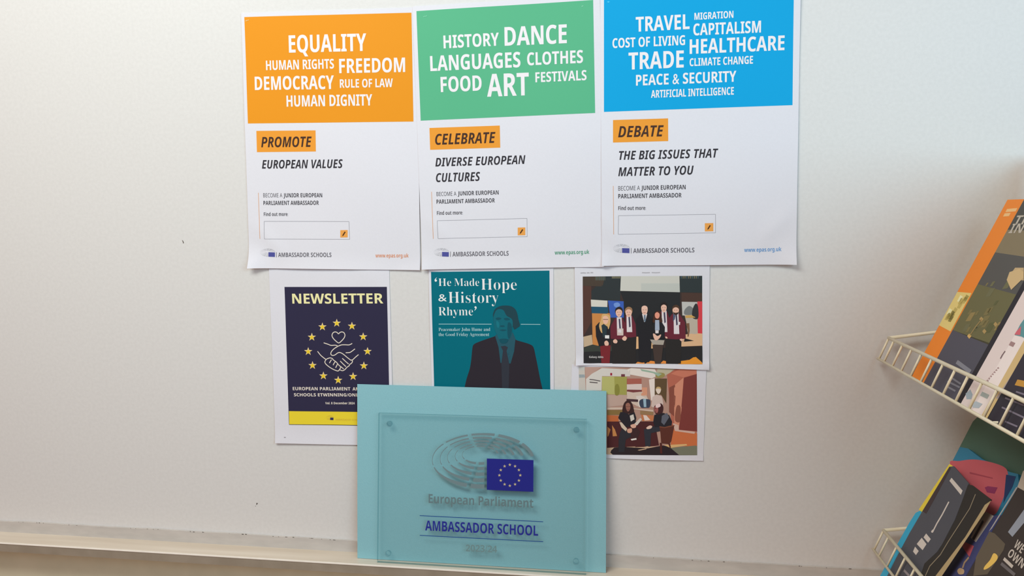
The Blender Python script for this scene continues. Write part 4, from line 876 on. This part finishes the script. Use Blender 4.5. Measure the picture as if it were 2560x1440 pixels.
r, pl, B = slab_item('leaflet', 'red and navy leaflet with a white label, low in the lower basket', 'leaflet', GL, (2262, 1410), (2400, 1150), 0.2680, Y1((1100, 830), (1220, 835), (1290, 830), (900, 1500), (640, 1500), (880, 1120)), (66, 70, 110), 0.003, KC)
m = MB(); poly(m, pl, Y1((890, 1130), (920, 1095), (1020, 1140), (975, 1250)), ink((178, 82, 92), KC, 0.4), 1); m.build('red_block', r, B)
m = MB(); poly(m, pl, Y2((150, 745), (210, 720), (290, 765), (90, 1060), (30, 1010)), ink((172, 164, 156), KC, 0.4), 1); poly(m, pl, Y2((165, 810), (180, 830), (70, 1040), (45, 1020)), ink((70, 64, 64), KC, 0.4), 2); m.build('white_label', r, B)
m = MB(); poly(m, pl, smooth_px(Y3((870, 1380), (900, 1350), (945, 1370), (940, 1415), (890, 1420)), 4, True), ink((176, 150, 118), KC, 0.4), 1); stroke(m, pl, Y3((930, 1350), (950, 1290), (1000, 1230)), 4, ink((160, 136, 108), KC), 1); m.build('cover_picture', r, B)
slab_item('leaflet', 'yellow-edged leaflet peeping out behind the navy folded leaflet', 'leaflet', GL, RB, RT_, 0.2585, Y3((438, 690), (780, 180), (800, 190), (860, 240), (640, 760), (480, 760)), (206, 186, 62), 0.0011, KC)
slab_item('card', 'cyan card with plain face at the left of the lower basket', 'card', GL, RB, RT_, 0.2565, Y3((-10, 1460), (190, 1090), (330, 840), (400, 730), (450, 705), (510, 760), (500, 810), (300, 1130), (150, 1400), (100, 1470)), (48, 150, 186), 0.0011, KC)
r, pl, B = slab_item('leaflet', 'folded slate leaflet with white blocks of print, lower basket', 'leaflet', GL, RB, RT_, 0.2545, Y3((470, 720), (780, 210), (830, 205), (1000, 400), (840, 810), (700, 1080), (640, 1170), (500, 1300), (440, 1480), (60, 1480), (180, 1240), (330, 960)), (70, 72, 80), 0.0011, KC)
m = MB(); wt = ink((186, 180, 174), KC, 0.4)
for P_ in ([(805, 335), (930, 480), (910, 528), (782, 370)], [(520, 962), (572, 1025), (542, 1066), (490, 1005)], [(470, 1010), (524, 1082), (480, 1150), (414, 1080)], [(395, 1110), (436, 1160), (405, 1205), (372, 1165)]): poly(m, pl, Y3(*P_), wt, 1)
stroke(m, pl, Y3((775, 605), (700, 750), (640, 850), (600, 930)), 3.4, wt, 1); poly(m, pl, smooth_px(Y3((600, 915), (606, 938), (590, 955), (576, 940)), 3, True), wt, 2)
stroke(m, pl, Y3((270, 1375), (330, 1440)), 3.0, ink((130, 124, 128), KC), 1)
m.build('white_print', r, B)
m = MB(); poly(m, pl, Y3((478, 712), (782, 212), (800, 225), (600, 600), (520, 740)), ink((62, 52, 54), KC), 1); m.build('dark_fold', r, B)
r, pl, B = slab_item('leaflet', 'open black leaflet with beige edges beside the slate leaflet', 'leaflet', GL, RB, RT_, 0.2522, Y3((990, 410), (1040, 420), (1250, 580), (1180, 640), (960, 1000), (660, 1460), (440, 1480), (500, 1300), (650, 1170), (740, 1010), (850, 800)), (40, 38, 36), 0.0011, KC)
m = MB(); be = ink((158, 140, 104), KC, 0.4)
poly(m, pl, Y3((960, 1000), (1180, 640), (1250, 590), (1180, 720), (980, 1020), (690, 1450), (610, 1460)), be, 1); stroke(m, pl, Y3((1075, 520), (1010, 680), (900, 850), (770, 1050), (680, 1200), (560, 1330), (510, 1440)), 2.0, ink((128, 118, 100), KC), 1); m.build('beige_edge', r, B)
r, pl, L, B = booklet('book', 'black book with white capital letters at the front of the lower basket', 'book', GL, (2346, 1560), (2545, 1215), 0.2575, 0.19, 0.009, (52, 46, 44), h=0.25, kk=KC)
m = MB(); poly(m, pl, Y2((620, 260), (700, 200), (700, 520), (555, 440)), ink((170, 160, 146), KC, 0.4), 1); poly(m, pl, Y2((545, 440), (560, 446), (270, 905), (235, 940)), ink((150, 146, 142), KC, 0.4), 2)
poly(m, pl, Y2((450, 945), (640, 680), (700, 640), (700, 760), (500, 1000)), ink((132, 138, 150), KC, 0.4), 1)
poly(m, pl, Y2((240, 940), (300, 960), (420, 1080), (400, 1150), (220, 1420), (60, 1440), (90, 1230)), ink((86, 78, 66), KC, 0.4), 1)
poly(m, pl, smooth_px(Y2((290, 1185), (335, 1215), (320, 1270), (240, 1345), (180, 1370), (190, 1330), (250, 1260)), 3, True), ink((212, 172, 88), KC, 0.4), 2); m.build('cover_picture', r, B)
m = MB(); wt = ink((176, 168, 160), KC, 0.4)
text(m, pl, 'WE', *[v for v in ((Y2((512, 1105))[0][0]), (Y2((600, 1180))[0][0]), (Y2((512, 1110))[0][1]), (Y2((600, 1190))[0][1]))], 19, 'b', wt, 3)
text(m, pl, 'OWN S', *[v for v in ((Y2((442, 1200))[0][0]), (Y2((670, 1405))[0][0]), (Y2((442, 1210))[0][1]), (Y2((670, 1415))[0][1]))], 19, 'b', wt, 3)
stroke(m, pl, Y2((405, 1245), (505, 1340)), 5.0, wt, 3); stroke(m, pl, Y2((375, 1300), (530, 1430)), 5.0, ink((96, 92, 94), KC), 3); m.build('cover_lettering', r, B)
